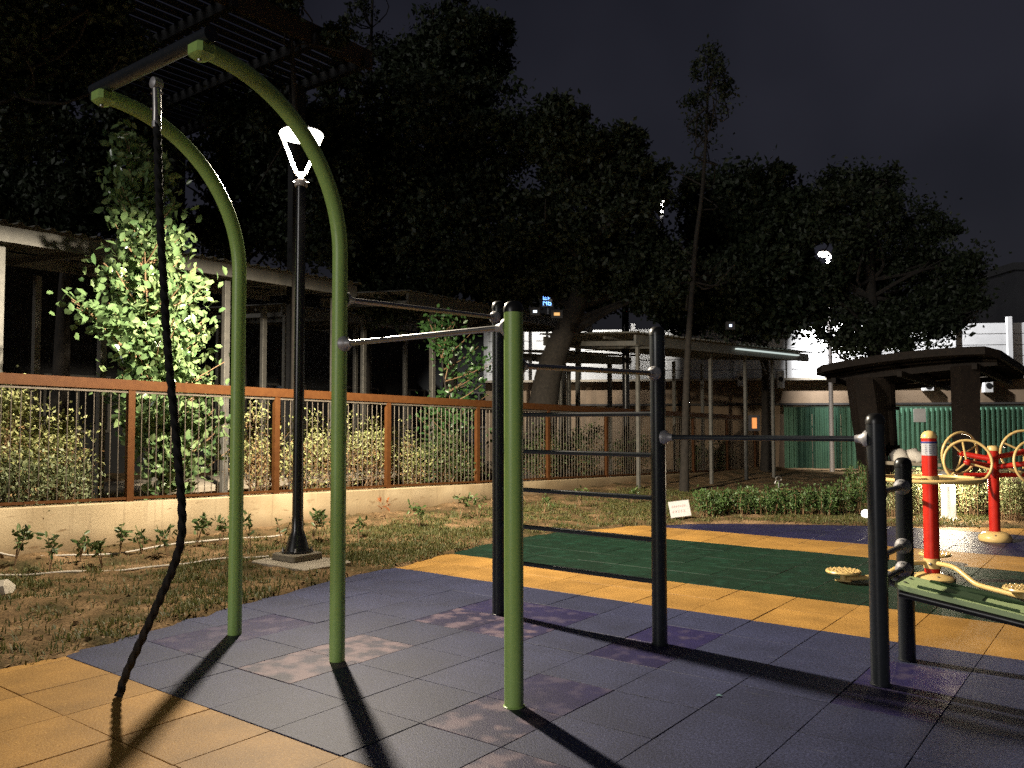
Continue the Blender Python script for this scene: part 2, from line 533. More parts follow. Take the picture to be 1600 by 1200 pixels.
def axis_steps(a, b, fine, lo, hi, coarse):
    left = [a - (lo and coarse) * 0]  # placeholder, replaced below
    mid = list(np.arange(a, b + 1e-6, fine))
    L, x, s = [], a, fine
    while x > lo:
        s *= 1.35; x -= s; L.append(x)
    Rr, x, s = [], mid[-1], fine
    while x < hi:
        s *= 1.35; x += s; Rr.append(x)
    return np.array(L[::-1] + mid + Rr)
gx = axis_steps(-5.3, 2.0, 0.055, -400, 400, 1)
gy = axis_steps(-1.6, 13.5, 0.055, -60, 600, 1)
GX, GY = np.meshgrid(gx, gy)
GZ = ground_z(GX, GY)
nx, ny = len(gx), len(gy)
V = np.stack([GX.ravel(), GY.ravel(), GZ.ravel()], 1)
I = (np.arange(ny - 1)[:, None] * nx + np.arange(nx - 1)[None, :]).ravel()
Q = np.stack([I, I + 1, I + nx + 1, I + nx], 1).ravel()
me = bpy.data.meshes.new("ground")
me.vertices.add(len(V)); me.vertices.foreach_set("co", V.ravel())
me.loops.add(len(Q)); me.loops.foreach_set("vertex_index", Q.astype(np.int32))
me.polygons.add(len(I)); me.polygons.foreach_set("loop_start", (np.arange(len(I)) * 4).astype(np.int32))
me.update(calc_edges=True); me.shade_smooth()
me.materials.append(SOIL)
ground = link("ground", me)
tag(ground, kind="structure", label="brown soil with patchy grass around the rubber playground floor")

# rubber floor: dark slab below, tiles as pieces
SLAB = mat("dark_subfloor", (0.012, 0.012, 0.013), rough=0.95)
pts = [(float(x), float(y)) for y, x in EDGE if y < 12.6]
slab_v = [(x + 0.0, y) for x, y in pts] + [(14, 12.5), (14, -3.0)]
mb = MB()
mb.add([(x, y, -0.034) for x, y in slab_v], [tuple(reversed(range(len(slab_v))))])
floor = mb.build("playground_floor", SLAB, None, smooth=False)
tag(floor, kind="structure", label="striped rubber playground floor of square tiles")
def tile_geo(mb, cx, cy, z=0.0, h=0.2488, tilt=(0, 0), hb=0.0025):
    def P(x, y, zz): return (cx + x, cy + y, zz + x * tilt[0] + y * tilt[1])
    a = h; b = h - hb
    vs = [P(sx * b, sy * b, z) for sx, sy in ((-1, -1), (1, -1), (1, 1), (-1, 1))] + \
         [P(sx * a, sy * a, z - hb) for sx, sy in ((-1, -1), (1, -1), (1, 1), (-1, 1))] + \
         [P(sx * a, sy * a, -0.03) for sx, sy in ((-1, -1), (1, -1), (1, 1), (-1, 1))]
    fs = [(0, 1, 2, 3)]
    for k in (0, 4):
        for i in range(4):
            j = (i + 1) % 4
            fs.append((k + 4 + i, k + 4 + j, k + j, k + i))
    mb.add(vs, fs)
TM = {}
def tile_mesh(m_, v):
    if (m_.name, v) not in TM:
        b = MB(); rr = random.Random(v)
        tile_geo(b, 0, 0, 0.0, 0.2490 - 0.0009 * rr.random(), (rr.uniform(-.004, .004), rr.uniform(-.004, .004)))
        TM[(m_.name, v)] = b.mesh("rubber_tile", m_, smooth=False)
    return TM[(m_.name, v)]
SPECIAL = {(3, 1): T_STN, (3, 2): T_VIO, (-2, 1): T_VIO, (-2, 2): T_VIO, (0, 1): T_PNK, (0, 2): T_PNK, (0, 4): T_STN, (1, 4): T_STN, (0, 5): T_VIO, (1, 5): T_VIO,
           (3, 4): T_VIO, (3, 5): T_VIO, (6, 4): T_VIO, (6, 5): T_VIO, (4, 0): T_STN}
def tile_material(i, j):
    if (i, j) in SPECIAL: return SPECIAL[(i, j)]
    if j < 0: return T_YEL
    if j < 7: return T_BLUE
    if j < 9: return T_YEL
    if j < 14: return T_GRN
    if j < 16: return T_YEL
    if j < 20: return T_NAVY
    return T_YEL
cells = []
for j in range(-5, 26):
    for i in range(-5, 26):
        cx, cy = i * .5 + .25, j * .5 + .25
        if cx + .25 < min(edge_x(cy - .25), edge_x(cy + .25)) - 0.02: continue
        d = np.array([cx, cy, 0]) - CAM
        dep = d @ FWD
        if dep < 0.6: continue
        px = 800 + FPX * (d @ RGT) / dep; py = 600 - FPX * (d @ UP) / dep
        if px < -260 or px > 1900 or py > 1420: continue
        cells.append((dep, i, j, cx, cy))
cells.sort()
for dep, i, j, cx, cy in cells[:292]:
    m_ = tile_material(i, j)
    t = link("rubber_tile", tile_mesh(m_, random.randrange(5)), floor, (cx, cy, random.uniform(-.0018, .0012)))
    t.rotation_euler = (0, 0, random.choice((0, 1, 2, 3)) * math.pi / 2 + random.uniform(-.003, .003))
far = cells[292:]
if far:
    mats_ = [T_BLUE, T_YEL, T_GRN, T_NAVY, T_VIO, T_STN, T_PNK]
    mb = MB(); idx = []
    for dep, i, j, cx, cy in far:
        tile_geo(mb, cx, cy, random.uniform(-.001, .001), 0.2492)
        idx += [mats_.index(tile_material(i, j))] * 9
    o = mb.build("far_rubber_tiles", mats_, floor, smooth=False)
    o.data.polygons.foreach_set("material_index", idx)
    tag(o, kind="stuff")

# ------------------------------------------------------------------ retaining wall + fence
def wall_material():
    m, n, l, p = new_mat("tan_rendered_wall")
    g = n.new("ShaderNodeNewGeometry")
    t = n.new("ShaderNodeTexNoise"); t.inputs["Scale"].default_value = 1.6; t.inputs["Detail"].default_value = 8
    l.new(g.outputs["Position"], t.inputs["Vector"])
    r = n.new("ShaderNodeValToRGB"); e = r.color_ramp.elements
    e[0].position = .3; e[0].color = (.36, .265, .145, 1); e[1].position = .7; e[1].color = (.53, .42, .26, 1)
    l.new(t.outputs["Fac"], r.inputs[0])
    mp = n.new("ShaderNodeMapping"); mp.inputs["Scale"].default_value = (1, 2.2, 9)
    l.new(g.outputs["Position"], mp.inputs["Vector"])
    t2 = n.new("ShaderNodeTexNoise"); t2.inputs["Scale"].default_value = 2.0; t2.inputs["Detail"].default_value = 6
    l.new(mp.outputs[0], t2.inputs["Vector"])
    r2 = n.new("ShaderNodeValToRGB"); r2.color_ramp.elements[0].position = .62; r2.color_ramp.elements[1].position = .74
    r2.color_ramp.elements[0].color = (1, 1, 1, 1); r2.color_ramp.elements[1].color = (.45, .38, .31, 1)
    l.new(t2.outputs["Fac"], r2.inputs[0])
    mx = n.new("ShaderNodeMix"); mx.data_type = 'RGBA'; mx.blend_type = 'MULTIPLY'; mx.inputs[0].default_value = 1
    l.new(r.outputs[0], mx.inputs[6]); l.new(r2.outputs[0], mx.inputs[7])
    # soil splash along the foot, drip streaks from the coping
    sp = n.new("ShaderNodeSeparateXYZ"); l.new(g.outputs["Position"], sp.inputs[0])
    hz = n.new("ShaderNodeMath"); hz.operation = 'MULTIPLY_ADD'; l.new(t.outputs["Fac"], hz.inputs[0]); hz.inputs[1].default_value = -.42; l.new(sp.outputs[2], hz.inputs[2])
    rs = n.new("ShaderNodeMapRange"); rs.inputs[1].default_value = -.14; rs.inputs[2].default_value = .06; rs.inputs[3].default_value = .75; rs.inputs[4].default_value = 0.0
    l.new(hz.outputs[0], rs.inputs[0])
    ms_ = n.new("ShaderNodeMix"); ms_.data_type = 'RGBA'; l.new(rs.outputs[0], ms_.inputs[0]); l.new(mx.outputs[2], ms_.inputs[6]); ms_.inputs[7].default_value = (.20, .13, .065, 1)
    mp2 = n.new("ShaderNodeMapping"); mp2.inputs["Scale"].default_value = (1, 14, .8); l.new(g.outputs["Position"], mp2.inputs["Vector"])
    ts = n.new("ShaderNodeTexNoise"); ts.inputs["Scale"].default_value = 1.3; ts.inputs["Detail"].default_value = 4; l.new(mp2.outputs[0], ts.inputs["Vector"])
    rd = n.new("ShaderNodeMapRange"); rd.inputs[1].default_value = .56; rd.inputs[2].default_value = .74; rd.inputs[3].default_value = 0.0; rd.inputs[4].default_value = .55
    l.new(ts.outputs["Fac"], rd.inputs[0])
    md = n.new("ShaderNodeMix"); md.data_type = 'RGBA'; l.new(rd.outputs[0], md.inputs[0]); l.new(ms_.outputs[2], md.inputs[6]); md.inputs[7].default_value = (.22, .16, .09, 1)
    l.new(md.outputs[2], p.inputs["Base Color"])
    p.inputs["Roughness"].default_value = .85
    t3 = n.new("ShaderNodeTexNoise"); t3.inputs["Scale"].default_value = 30; t3.inputs["Detail"].default_value = 5
    l.new(g.outputs["Position"], t3.inputs["Vector"])
    b = n.new("ShaderNodeBump"); b.inputs["Strength"].default_value = .35; b.inputs["Distance"].default_value = .01
    l.new(t3.outputs["Fac"], b.inputs["Height"]); l.new(b.outputs[0], p.inputs["Normal"])
    return m
TANWALL = wall_material()
wall = thing("retaining_wall", (FX - .09, 8, 0), "low tan rendered concrete wall under the brown rod fence", "wall")
mb = MB(); ys = np.linspace(-6, 24, 61); vs = []; fs = []
for k, y in enumerate(ys):
    zt = wall_top(y); jit = .004 * math.sin(k * 1.7)
    for x, z in ((FX + jit, -.2), (FX + jit, zt - .012), (FX - .012, zt), (FX - .168, zt), (FX - .18, zt - .012), (FX - .18, -.2)):
        vs.append((x, y, z))
for k in range(60):
    for i in range(5):
        a = k * 6 + i
        fs.append((a, a + 6, a + 7, a + 1))
fs.append(tuple(range(6))); fs.append(tuple(reversed(range(360, 366))))
mb.add(vs, fs); mb.build("wall_body", TANWALL, wall)

fence = thing("rod_fence", (FX - .09, 6.6, wall_top(6.6)), "brown steel fence of thin upright rods standing on the tan wall", "fence")
fxc = FX - .09
posts_y = [-3.8, -1.68, .43, 2.53, 4.58, 6.68, 8.87, 11.06, 13.3, 15.5, 17.7, 19.9, 22.0]
def slope_bar(parent, name, y0, y1, zf, dz0, dz1, w, m_):
    b = MB(); z0, z1 = zf(y0), zf(y1)
    vs = [(fxc + sx * w / 2, y, z + dz) for y, z in ((y0, z0), (y1, z1)) for sx in (-1, 1) for dz in (dz0, dz1)]
    b.add(vs, [(0, 1, 3, 2), (4, 6, 7, 5), (0, 4, 5, 1), (2, 3, 7, 6), (1, 5, 7, 3), (0, 2, 6, 4)])
    return b.build(name, m_, parent)
slope_bar(fence, "top_rail", -3.86, 22.06, rail_top, -.115, 0, .075, BROWN)
rodmesh = MB().tube([(0, 0, 0), (0, 0, 1)], .0055, n=6).mesh("rod", ROD)
rod_count = 0
rest = MB()
for k, y in enumerate(posts_y):
    b = MB(); b.box((fxc, y, (wall_top(y) + rail_top(y) - .117) / 2), (.062, .082, rail_top(y) - .117 - wall_top(y)))
    b.build("post", BROWN, fence)
    if k + 1 < len(posts_y):
        ya, yb = y + .044, posts_y[k + 1] - .044
        slope_bar(fence, "bottom_rail", ya, yb, wall_top, .022, .050, .045, BROWN)
        slope_bar(fence, "upper_rail", ya, yb, rail_top, -.152, -.119, .040, ROD)
        nr = 21
        for r_ in range(1, nr):
            yy = ya + (yb - ya) * r_ / nr
            z0 = wall_top(yy) + .052; z1 = rail_top(yy) - .154
            if k >= 1 and rod_count < 198:
                ob = link("rod", rodmesh, fence, (0, yy - 6.6, z0 - wall_top(6.6)))
                ob.scale = (1, 1, z1 - z0); rod_count += 1
            else:
                rest.tube([(fxc, yy, z0), (fxc, yy, z1)], .0055, n=5)
tag(rest.build("far_rods", ROD, fence), kind="stuff")

# ------------------------------------------------------------------ lit park lamp
LX, LY = -2.55, 2.95
def park_lamp():
    root = thing("park_lamp", (LX, LY, 0.0), "tall black park lamp with lit round head behind the green arches", "lamp")
    b = MB(); b.box((LX + .10, LY - .03, .025), (.85, .58, .09), bevel=.012); b.build("concrete_pad", CONC, root)
    b = MB(); b.box((LX, LY, .105), (.36, .36, .075), bevel=.012)
    b.build("plinth", mat("plinth_concrete", (.20, .17, .12), (.28, .24, .18), scale=12, rough=.85, bump=.3, bscale=60), root)
    b = MB(); b.lathe([(.16, .143), (.16, .158), (.125, .162), (.085, .30), (.062, .36), (.058, .50)], (LX, LY, 0), 24); b.build("base_flare", POLE, root)
    for q in range(4):
        a = R(45 + 90 * q); b = MB(); b.lathe([(.016, .158), (.016, .175), (.009, .176), (.009, .195)], (LX + .14 * math.cos(a), LY + .14 * math.sin(a), 0), 8); b.build("anchor_bolt", STEEL, root)
    b = MB(); b.lathe([(.055, .50), (.050, 3.92)], (LX, LY, 0), 20); b.build("pole", POLE, root)
    b = MB(); b.lathe([(.062, 3.90), (.066, 3.905), (.066, 3.965), (.03, 3.97), (.03, 4.03)], (LX, LY, 0), 20); c = b.build("collar", LAMPW, root)
    for q in range(3):
        a = R(20 + 120 * q); b = MB()
        b.lathe([(.010, .0), (.010, .022), (.006, .03)], (LX + .066 * math.cos(a), LY + .066 * math.sin(a), 3.935), 8, axis=(math.cos(a), math.sin(a), 0)); b.build("set_screw", STEEL, c)
    # Y-shaped arms to the round head, left and right as seen from the playground
    rv = RH
    for s, fo in ((-1, -.05), (1, .10)):
        side = np.cross(rv, ZZ)
        p0 = np.array([LX, LY, 4.03]); p1 = p0 + rv * s * .045 + ZZ * .01; p2 = np.array([LX, LY, 4.42]) + rv * s * .195 + FH * fo * .4
        b = MB(); b.bar(p0 - rv * s * .01, p1, .05, .012, up=side); b.bar(p1, p2, .038, .012, up=side); b.build("arm", LAMPW, root)
    zt = 4.43
    b = MB(); b.lathe([(.18, zt + .028), (.212, zt + .031), (.205, zt + .048), (.12, zt + .075), (.02, zt + .085)], (LX, LY, 0), 40); h = b.build("lamp_head", LAMPW, root)
    b = MB(); b.lathe([(.02, zt - .030), (.15, zt - .027), (.208, zt - .010), (.224, zt + .010), (.216, zt + .030)], (LX, LY, 0), 40); b.build("light_diffuser", emis("lamp_glow", (1.0, .93, .82), 22), root)  # glow also wraps the rim, imitating its overexposed edge
    ld = bpy.data.lights.new("lamp_light", 'SPOT')
    ld.energy = 3150; ld.color = (1.0, .87, .68); ld.spot_size = R(166); ld.spot_blend = .12; ld.shadow_soft_size = .10
    ld.spot_size = R(174); ld.spot_blend = .07
    # photometric distribution of the ring luminaire: more light sideways than straight down, and towards the path side
    ld.use_nodes = True
    ln, ll = ld.node_tree.nodes, ld.node_tree.links
    em = ln["Emission"]
    tc = ln.new("ShaderNodeTexCoord"); sx = ln.new("ShaderNodeSeparateXYZ"); ll.new(tc.outputs["Normal"], sx.inputs[0])
    def mth(op, a, b_=None):
        m_ = ln.new("ShaderNodeMath"); m_.operation = op
        for k_, v_ in enumerate((a, b_)):
            if v_ is None: continue
            if isinstance(v_, (int, float)): m_.inputs[k_].default_value = v_
            else: ll.new(v_, m_.inputs[k_])
        return m_.outputs[0]
    z2 = mth('MULTIPLY', sx.outputs[2], sx.outputs[2])
    side = mth('ADD', mth('MULTIPLY', mth('SUBTRACT', 1.0, z2), 1.25), .42)
    asym = mth('ADD', 1.0, mth('ADD', mth('MULTIPLY', sx.outputs[0], -.15), mth('MULTIPLY', sx.outputs[1], .75)))
    cut = mth('MINIMUM', mth('DIVIDE', mth('ABSOLUTE', sx.outputs[2]), .45), 1.0)
    ll.new(mth('MULTIPLY', mth('MULTIPLY', side, asym), cut), em.inputs["Strength"])
    lo = bpy.data.objects.new("lamp_light", ld); col.objects.link(lo); lo.parent = root; lo.location = (0, 0, zt - .13)
    return root
park_lamp()

# ------------------------------------------------------------------ workout rig
rig = thing("workout_rig", (1.2, 1.8, 0), "green and charcoal tube workout rig with two tall arches, bars and ladder", "exercise rig")
PG1, PG2, PG3 = (-.70, .96), (.36, .96), (1.72, .965)
PD1, PD2, PD3, PD4 = (.38, 2.54), (1.765, 2.495), (3.134, 2.482), (3.145, 3.084)
def arch(pxy, name="arch_post"):
    x, y = pxy; Rr = .975; zc = 2.50
    P = [(x, y, -.02), (x, y, .8), (x, y, 1.6), (x, y, zc - .25)]
    for k in range(0, 25):
        a = math.pi / 2 * k / 24
        P.append((x, y - Rr + Rr * math.cos(a), zc + Rr * math.sin(a)))
    b = MB(); b.tube(P, .0475, n=28); o = b.build(name, GREEN, rig)
    # saddle bracket at the tip
    e = np.array([x, y - Rr - .015, zc + Rr])
    b = MB(); b.box(e + np.array([0, .01, -.01]), (.13, .11, .095), bevel=.022); b.build("saddle", GREEN, o)
    b = MB(); b.lathe([(.012, -.07), (.012, -.055)], e, 8); b.build("bolt", STEEL, o)
    return o
a1, a2 = arch(PG1), arch(PG2)
ROPE_Y, ROPE_Z = .96 - .975 - .012, 3.505
b = MB(); b.tube([(PG1[0] - .10, ROPE_Y, ROPE_Z + .022), (PG2[0] + .10, ROPE_Y, ROPE_Z + .022)], .042, n=20); b.build("crossbar", DARK, rig)
def straight(pxy, h, m_, r_=.049, cap_h=.06, name="post"):
    x, y = pxy
    b = MB(); b.lathe([(r_, -.02), (r_, h - cap_h)], (x, y, 0), 28); o = b.build(name, m_, rig)
    c = MB(); c.lathe([(r_ + .003, h - cap_h), (r_ + .003, h - cap_h + .018), (r_ * .92, h - .018), (r_ * .6, h - .003), (r_ * .1, h + .001)], (x, y, 0), 28); c.build("cap", BLACK, o)
    f = MB(); f.lathe([(r_ + .006, .0005), (r_ + .006, .004), (r_ + .001, .007)], (x, y, 0), 28); f.build("ground_ring", m_, o)
    return o
straight(PG3, 2.10, GREEN, .050)
straight(PD1, 2.40, DARK, .050)
straight(PD2, 2.10, DARK, .050)
straight(PD3, 1.51, DARK, .050)
straight(PD4, 1.24, DARK, .049)
def rail(p, q, z0, z1, m_, r_=.0165, rp=.05, name="pull_up_bar", cl=True, cm=CAST):
    a = np.array([*p, z0]); c = np.array([*q, z1]); t = (c - a) / np.linalg.norm(c - a)
    b = MB(); b.tube([a + t * rp * .9, c - t * rp * .9], r_, n=14); o = b.build(name, m_, rig)
    if cl:
        for e, s in ((a, 1), (c, -1)):
            f = MB(); f.lathe([(.050, rp * .70), (.047, rp * 1.12), (.030, rp * 1.45), (r_ + .006, rp * 1.9), (r_ + .004, rp * 2.2)], e, 16, axis=t * s); f.build("clamp", cm, o)
            for dz in (-.033, .033):
                f = MB(); f.lathe([(.010, rp * 1.0), (.010, rp * 1.36), (.004, rp * 1.40)], e + ZZ * dz, 8, axis=t * s); f.build("bolt", STEEL, o)
    return o
rail(PG2, PD1, 2.235, 2.27, STEEL)
rail(PG2, PG3, 1.95, 1.965, STEEL)
rail(PG3, PD2, 1.76, 1.785, STEEL)
rail(PD2, PD3, 1.36, 1.365, DARK, .017)
for z in (.405, .68, .955, 1.24, 1.515):
    rail(PD1, PD2, z, z, DARK, .0165, name="ladder_rung", cl=False)
for z, m_ in ((1.06, STEEL), (.70, STEEL), (.56, DARK)):
    rail(PD3, PD4, z, z, m_, .0165, name="step_bar")
# sit-up board hanging off the low bar
def situp():
    z0, z1, x0, x1, y0, y1 = .515, .31, 3.175, 4.55, 2.62, 2.94
    t = np.array([x1 - x0, 0, z1 - z0]); L = np.linalg.norm(t); t /= L; nrm = np.array([-t[2], 0, t[0]]) ; w = np.array([0, 1.0, 0])
    nrm = np.cross(t, w); nrm = nrm if nrm[2] > 0 else -nrm
    def q(a, s, h): return np.array([x0, (y0 + y1) / 2, z0]) + t * a + w * s + nrm * h
    hw = .165
    outline = [(.0, -hw + .05), (.03, -hw + .01), (.08, -hw), (L, -hw), (L, hw), (.08, hw), (.03, hw - .01), (.0, hw - .05)]
    n_ = len(outline)
    b = MB(); b.add([q(a, s, 0) for a, s in outline] + [q(a, s, .028) for a, s in outline], [tuple(range(n_, 2 * n_)), tuple(reversed(range(n_)))] + [(i, (i + 1) % n_, n_ + (i + 1) % n_, n_ + i) for i in range(n_)])
    o = b.build("sit_up_board", PALEGREEN, rig); o["label"] = "pale green sloping sit-up board"
    for s in (-hw + .012, hw - .012):
        b = MB(); b.tube([q(.04, s, -.02), q(L, s, -.02)], .022, n=12); b.build("side_tube", BLACK, o)
    # arch shaped pads along the edges and a cross strap
    for s, a0 in ((.118, .16), (-.118, .12)):
        b = MB(); pp = [q(a0 + k * .05, s, .031) for k in range(11)]
        b.tube(pp, .012, n=8); b.build("grip_edge", DKGREEN, o)
    b = MB(); b.box(q(.37, 0, .031), (.13, .2, .006), (t, w, nrm)); b.build("foot_pad", DKGREEN, o)
    b = MB(); b.tube([q(.15, .10, .036), q(.3, .135, .04), q(.5, .135, .04), q(.62, .10, .036), q(.5, .07, .036), q(.3, .07, .036)], .010, n=8, closed=True); b.build("hand_loop", DKGREEN, o)
    for a, s in ((.05, -.07), (.05, .07)):
        b = MB(); b.lathe([(.011, .028), (.011, .033), (.005, .036)], q(a, s, 0), 8); b.build("bolt", STEEL, o)
    b = MB(); b.tube([q(-.10, -.08, .03), q(.02, -.08, .0), q(.10, -.08, -.03)], .017, n=10); b.tube([q(-.10, .08, .03), q(.02, .08, .0), q(.10, .08, -.03)], .017, n=10)
    b.build("hook_bracket", CAST, o)
    b = MB(); b.tube([(4.5, y0 + .04, -.01), (4.5, y0 + .04, z1 - .03)], .03, n=14); b.build("board_leg", DARK, o)
    b = MB(); b.tube([(4.5, y1 - .04, -.01), (4.5, y1 - .04, z1 - .03)], .03, n=14); b.build("board_leg", DARK, o)
situp()

# ------------------------------------------------------------------ climbing rope
rope = thing("climbing_rope", (-.14, ROPE_Y, 0), "thick black climbing rope hanging from the arch crossbar to the floor", "rope")
ctrl = [(245, 178, .0), (246, 220, 0), (250, 350, 0), (256, 450, 0), (262, 550, 0), (269, 620, 0), (275, 680, 0), (281, 750, .0), (285, 800, -.01), (284, 845, -.02), (270, 890, -.04), (250, 935, -.06), (228, 985, -.09), (207, 1030, -.115), (192, 1065, -.135)]
P3 = [on_y(x, y, ROPE_Y + dy) for x, y, dy in ctrl]
end = gnd(188, 1083, .016)
P3 += [end + np.array([-.005, .01, .02]), end + np.array([.016, -.018, -.004])]
P3 = np.array(P3)
def resample(P, n):
    P = np.asarray(P, float)
    for _ in range(3):      # Chaikin
        Q_ = [P[0]]
        for a, c in zip(P[:-1], P[1:]): Q_ += [a * .75 + c * .25, a * .25 + c * .75]
        Q_.append(P[-1]); P = np.array(Q_)
    s = np.r_[0, np.cumsum(np.linalg.norm(np.diff(P, axis=0), axis=1))]
    u = np.linspace(0, s[-1], n)
    return np.stack([np.interp(u, s, P[:, k]) for k in range(3)], 1)
b = MB(); b.tube(resample(P3, 420), .0205, n=18, lobes=3, lobe_amp=.16, twist=.21); b.build("rope_strand", ROPE, rope)
top = P3[0]; bar_pt = on_y(244.5, 128, ROPE_Y)
b = MB(); b.tube([top - ZZ * .06, top + ZZ * .02, bar_pt - ZZ * .03], [.024, .024, .024], n=14); b.build("metal_sleeve", STEEL, rope)
b = MB(); b.lathe([(.01, -.035), (.033, -.025), (.036, 0), (.033, .025), (.01, .035)], bar_pt - ZZ * .01, 14, axis=(0, 1, 0)); b.build("swivel", CAST, rope)
for dz in (.03, .12):
    b = MB(); b.lathe([(.008, -.034), (.008, .034)], top + ZZ * dz, 8, axis=RH); b.build("bolt", STEEL, rope)
b = MB(); b.lathe([(.0255, -.08), (.0255, -.045)], top, 12); b.build("rope_clip", CAST, rope)

# ------------------------------------------------------------------ red and yellow twister station
def pad(parent, c, r_=.155, name="twist_plate"):
    b = MB(); b.lathe([(r_ * .35, -.018), (r_ * .95, -.012), (r_, .0), (r_ * .96, .012), (.01, .012)], c, 32); o = b.build(name, YEL, parent)
    b = MB()
    for ring, cnt in ((.86, 18), (.58, 12), (.28, 6)):
        for k in range(cnt):
            a = 2 * math.pi * k / cnt
            b.lathe([(.0115, .010), (.009, .018), (.003, .021)], np.asarray(c) + np.array([math.cos(a), math.sin(a), 0]) * r_ * ring, 7)
    tag(b.build("massage_nubs", YEL, o), kind="stuff")
    b = MB(); b.lathe([(.03, -.075), (.026, -.018)], c, 14); b.build("plate_stem", YEL, o)
    return o
def twister():
    c = np.array([2.735, 6.042, 0])
    root = thing("waist_twister", c, "red post exercise machine with yellow handle ring and nubbed twist plates", "exercise machine")
    b = MB(); b.lathe([(.19, 0), (.19, .018), (.165, .04), (.10, .058), (.075, .064)], c, 32); b.build("base_dome", YEL, root)
    for k in range(4):
        a = R(30 + 90 * k); b = MB(); b.lathe([(.011, .03), (.011, .048), (.005, .052)], c + np.array([math.cos(a), math.sin(a), 0]) * .15, 8); b.build("bolt", STEEL, root)
    r_ = .067
    b = MB(); b.lathe([(r_, .05), (r_, 1.305)], c, 28); post = b.build("red_post", RED, root)
    b = MB(); b.lathe([(r_ + .002, 1.145), (r_ + .002, 1.275)], c, 28, caps=False); s = b.build("label_band", mat("silver_label", (.60, .60, .62), (.72, .72, .74), scale=20, rough=.25, metal=.4), post)
    b = MB(); b.lathe([(r_ + .0035, 1.258), (r_ + .0035, 1.274)], c, 28, caps=False); b.build("label_header", mat("label_blue", (.03, .04, .22), rough=.4), s)
    b = MB()
    for k in range(5):
        z = 1.165 + k * .018
        a0 = math.atan2(CAM[1] - c[1], CAM[0] - c[0])
        for g_ in range(3):
            a = a0 - .55 + g_ * .5; w_ = .10 + .06 * ((k * 7 + g_ * 3) % 4)
            vs = [c + np.array([math.cos(a + da) * (r_ + .0035), math.sin(a + da) * (r_ + .0035), z + dz]) for dz in (0, .006) for da in (0, w_ / 2, w_)]
            b.add(vs, [(0, 1, 4, 3), (1, 2, 5, 4)])
    b.build("label_print", mat("label_ink", (.10, .11, .20), rough=.5), s)
    b = MB(); b.lathe([(r_ + .004, 1.305), (r_ + .004, 1.318), (r_ * .93, 1.345), (r_ * .6, 1.368), (.006, 1.376)], c, 28); b.build("dome_cap", YEL, root)
    # handle ring
    zr = .925
    b = MB(); b.tube([c + np.array([math.cos(a), math.sin(a), 0]) * .44 + ZZ * zr for a in np.linspace(0, 2 * math.pi, 48, endpoint=False)], .019, n=12, closed=True); ring = b.build("handle_ring", YEL, root)
    for k in range(3):
        a = R(15 + 120 * k); d_ = np.array([math.cos(a), math.sin(a), 0]); b = MB(); b.tube([c + d_ * .06 + ZZ * zr, c + d_ * .43 + ZZ * zr], .015, n=10); b.build("ring_spoke", YEL, ring)
    b = MB(); b.lathe([(r_ + .008, zr - .03), (r_ + .008, zr + .03)], c, 28); b.build("ring_collar", YEL, ring)
    b = MB(); b.lathe([(r_ + .006, .105), (r_ + .006, .195)], c, 28); colr = b.build("arm_collar", YEL, root)
    for k in range(4):
        a = R(-20 - 50 * k - 20); d_ = np.array([math.cos(a), math.sin(a), 0]); b = MB(); b.lathe([(.015, .0), (.015, .016), (.006, .021)], c + d_ * (r_ + .006) + ZZ * .15, 8, axis=d_); b.build("bolt", STEEL, colr)
    tgt = [gnd(1600, 935, .02), gnd(1318, 906, .02), c + np.array([-.15, .95, .02])]
    for tg in tgt:
        d_ = tg - c; d_[2] = 0; L = np.linalg.norm(d_); d_ /= L
        P = [c + d_ * a + ZZ * z for a, z in ((.06, .155), (.2, .158), (.27, .150), (.33, .125), (.47, .055), (.52, .04), (L - .12, .032), (L, .03))]
        b = MB(); b.tube(resample(P, 26), .022, n=12); b.build("arm", YEL, root)
        pad(root, c + d_ * L + ZZ * .095)
    b = MB(); b.box(gnd(1318, 907, .012) + np.array([0, 0, 0]), (.14, .05, .02), bevel=.006); b.build("plate_foot", YEL, root)
    return root
twister()

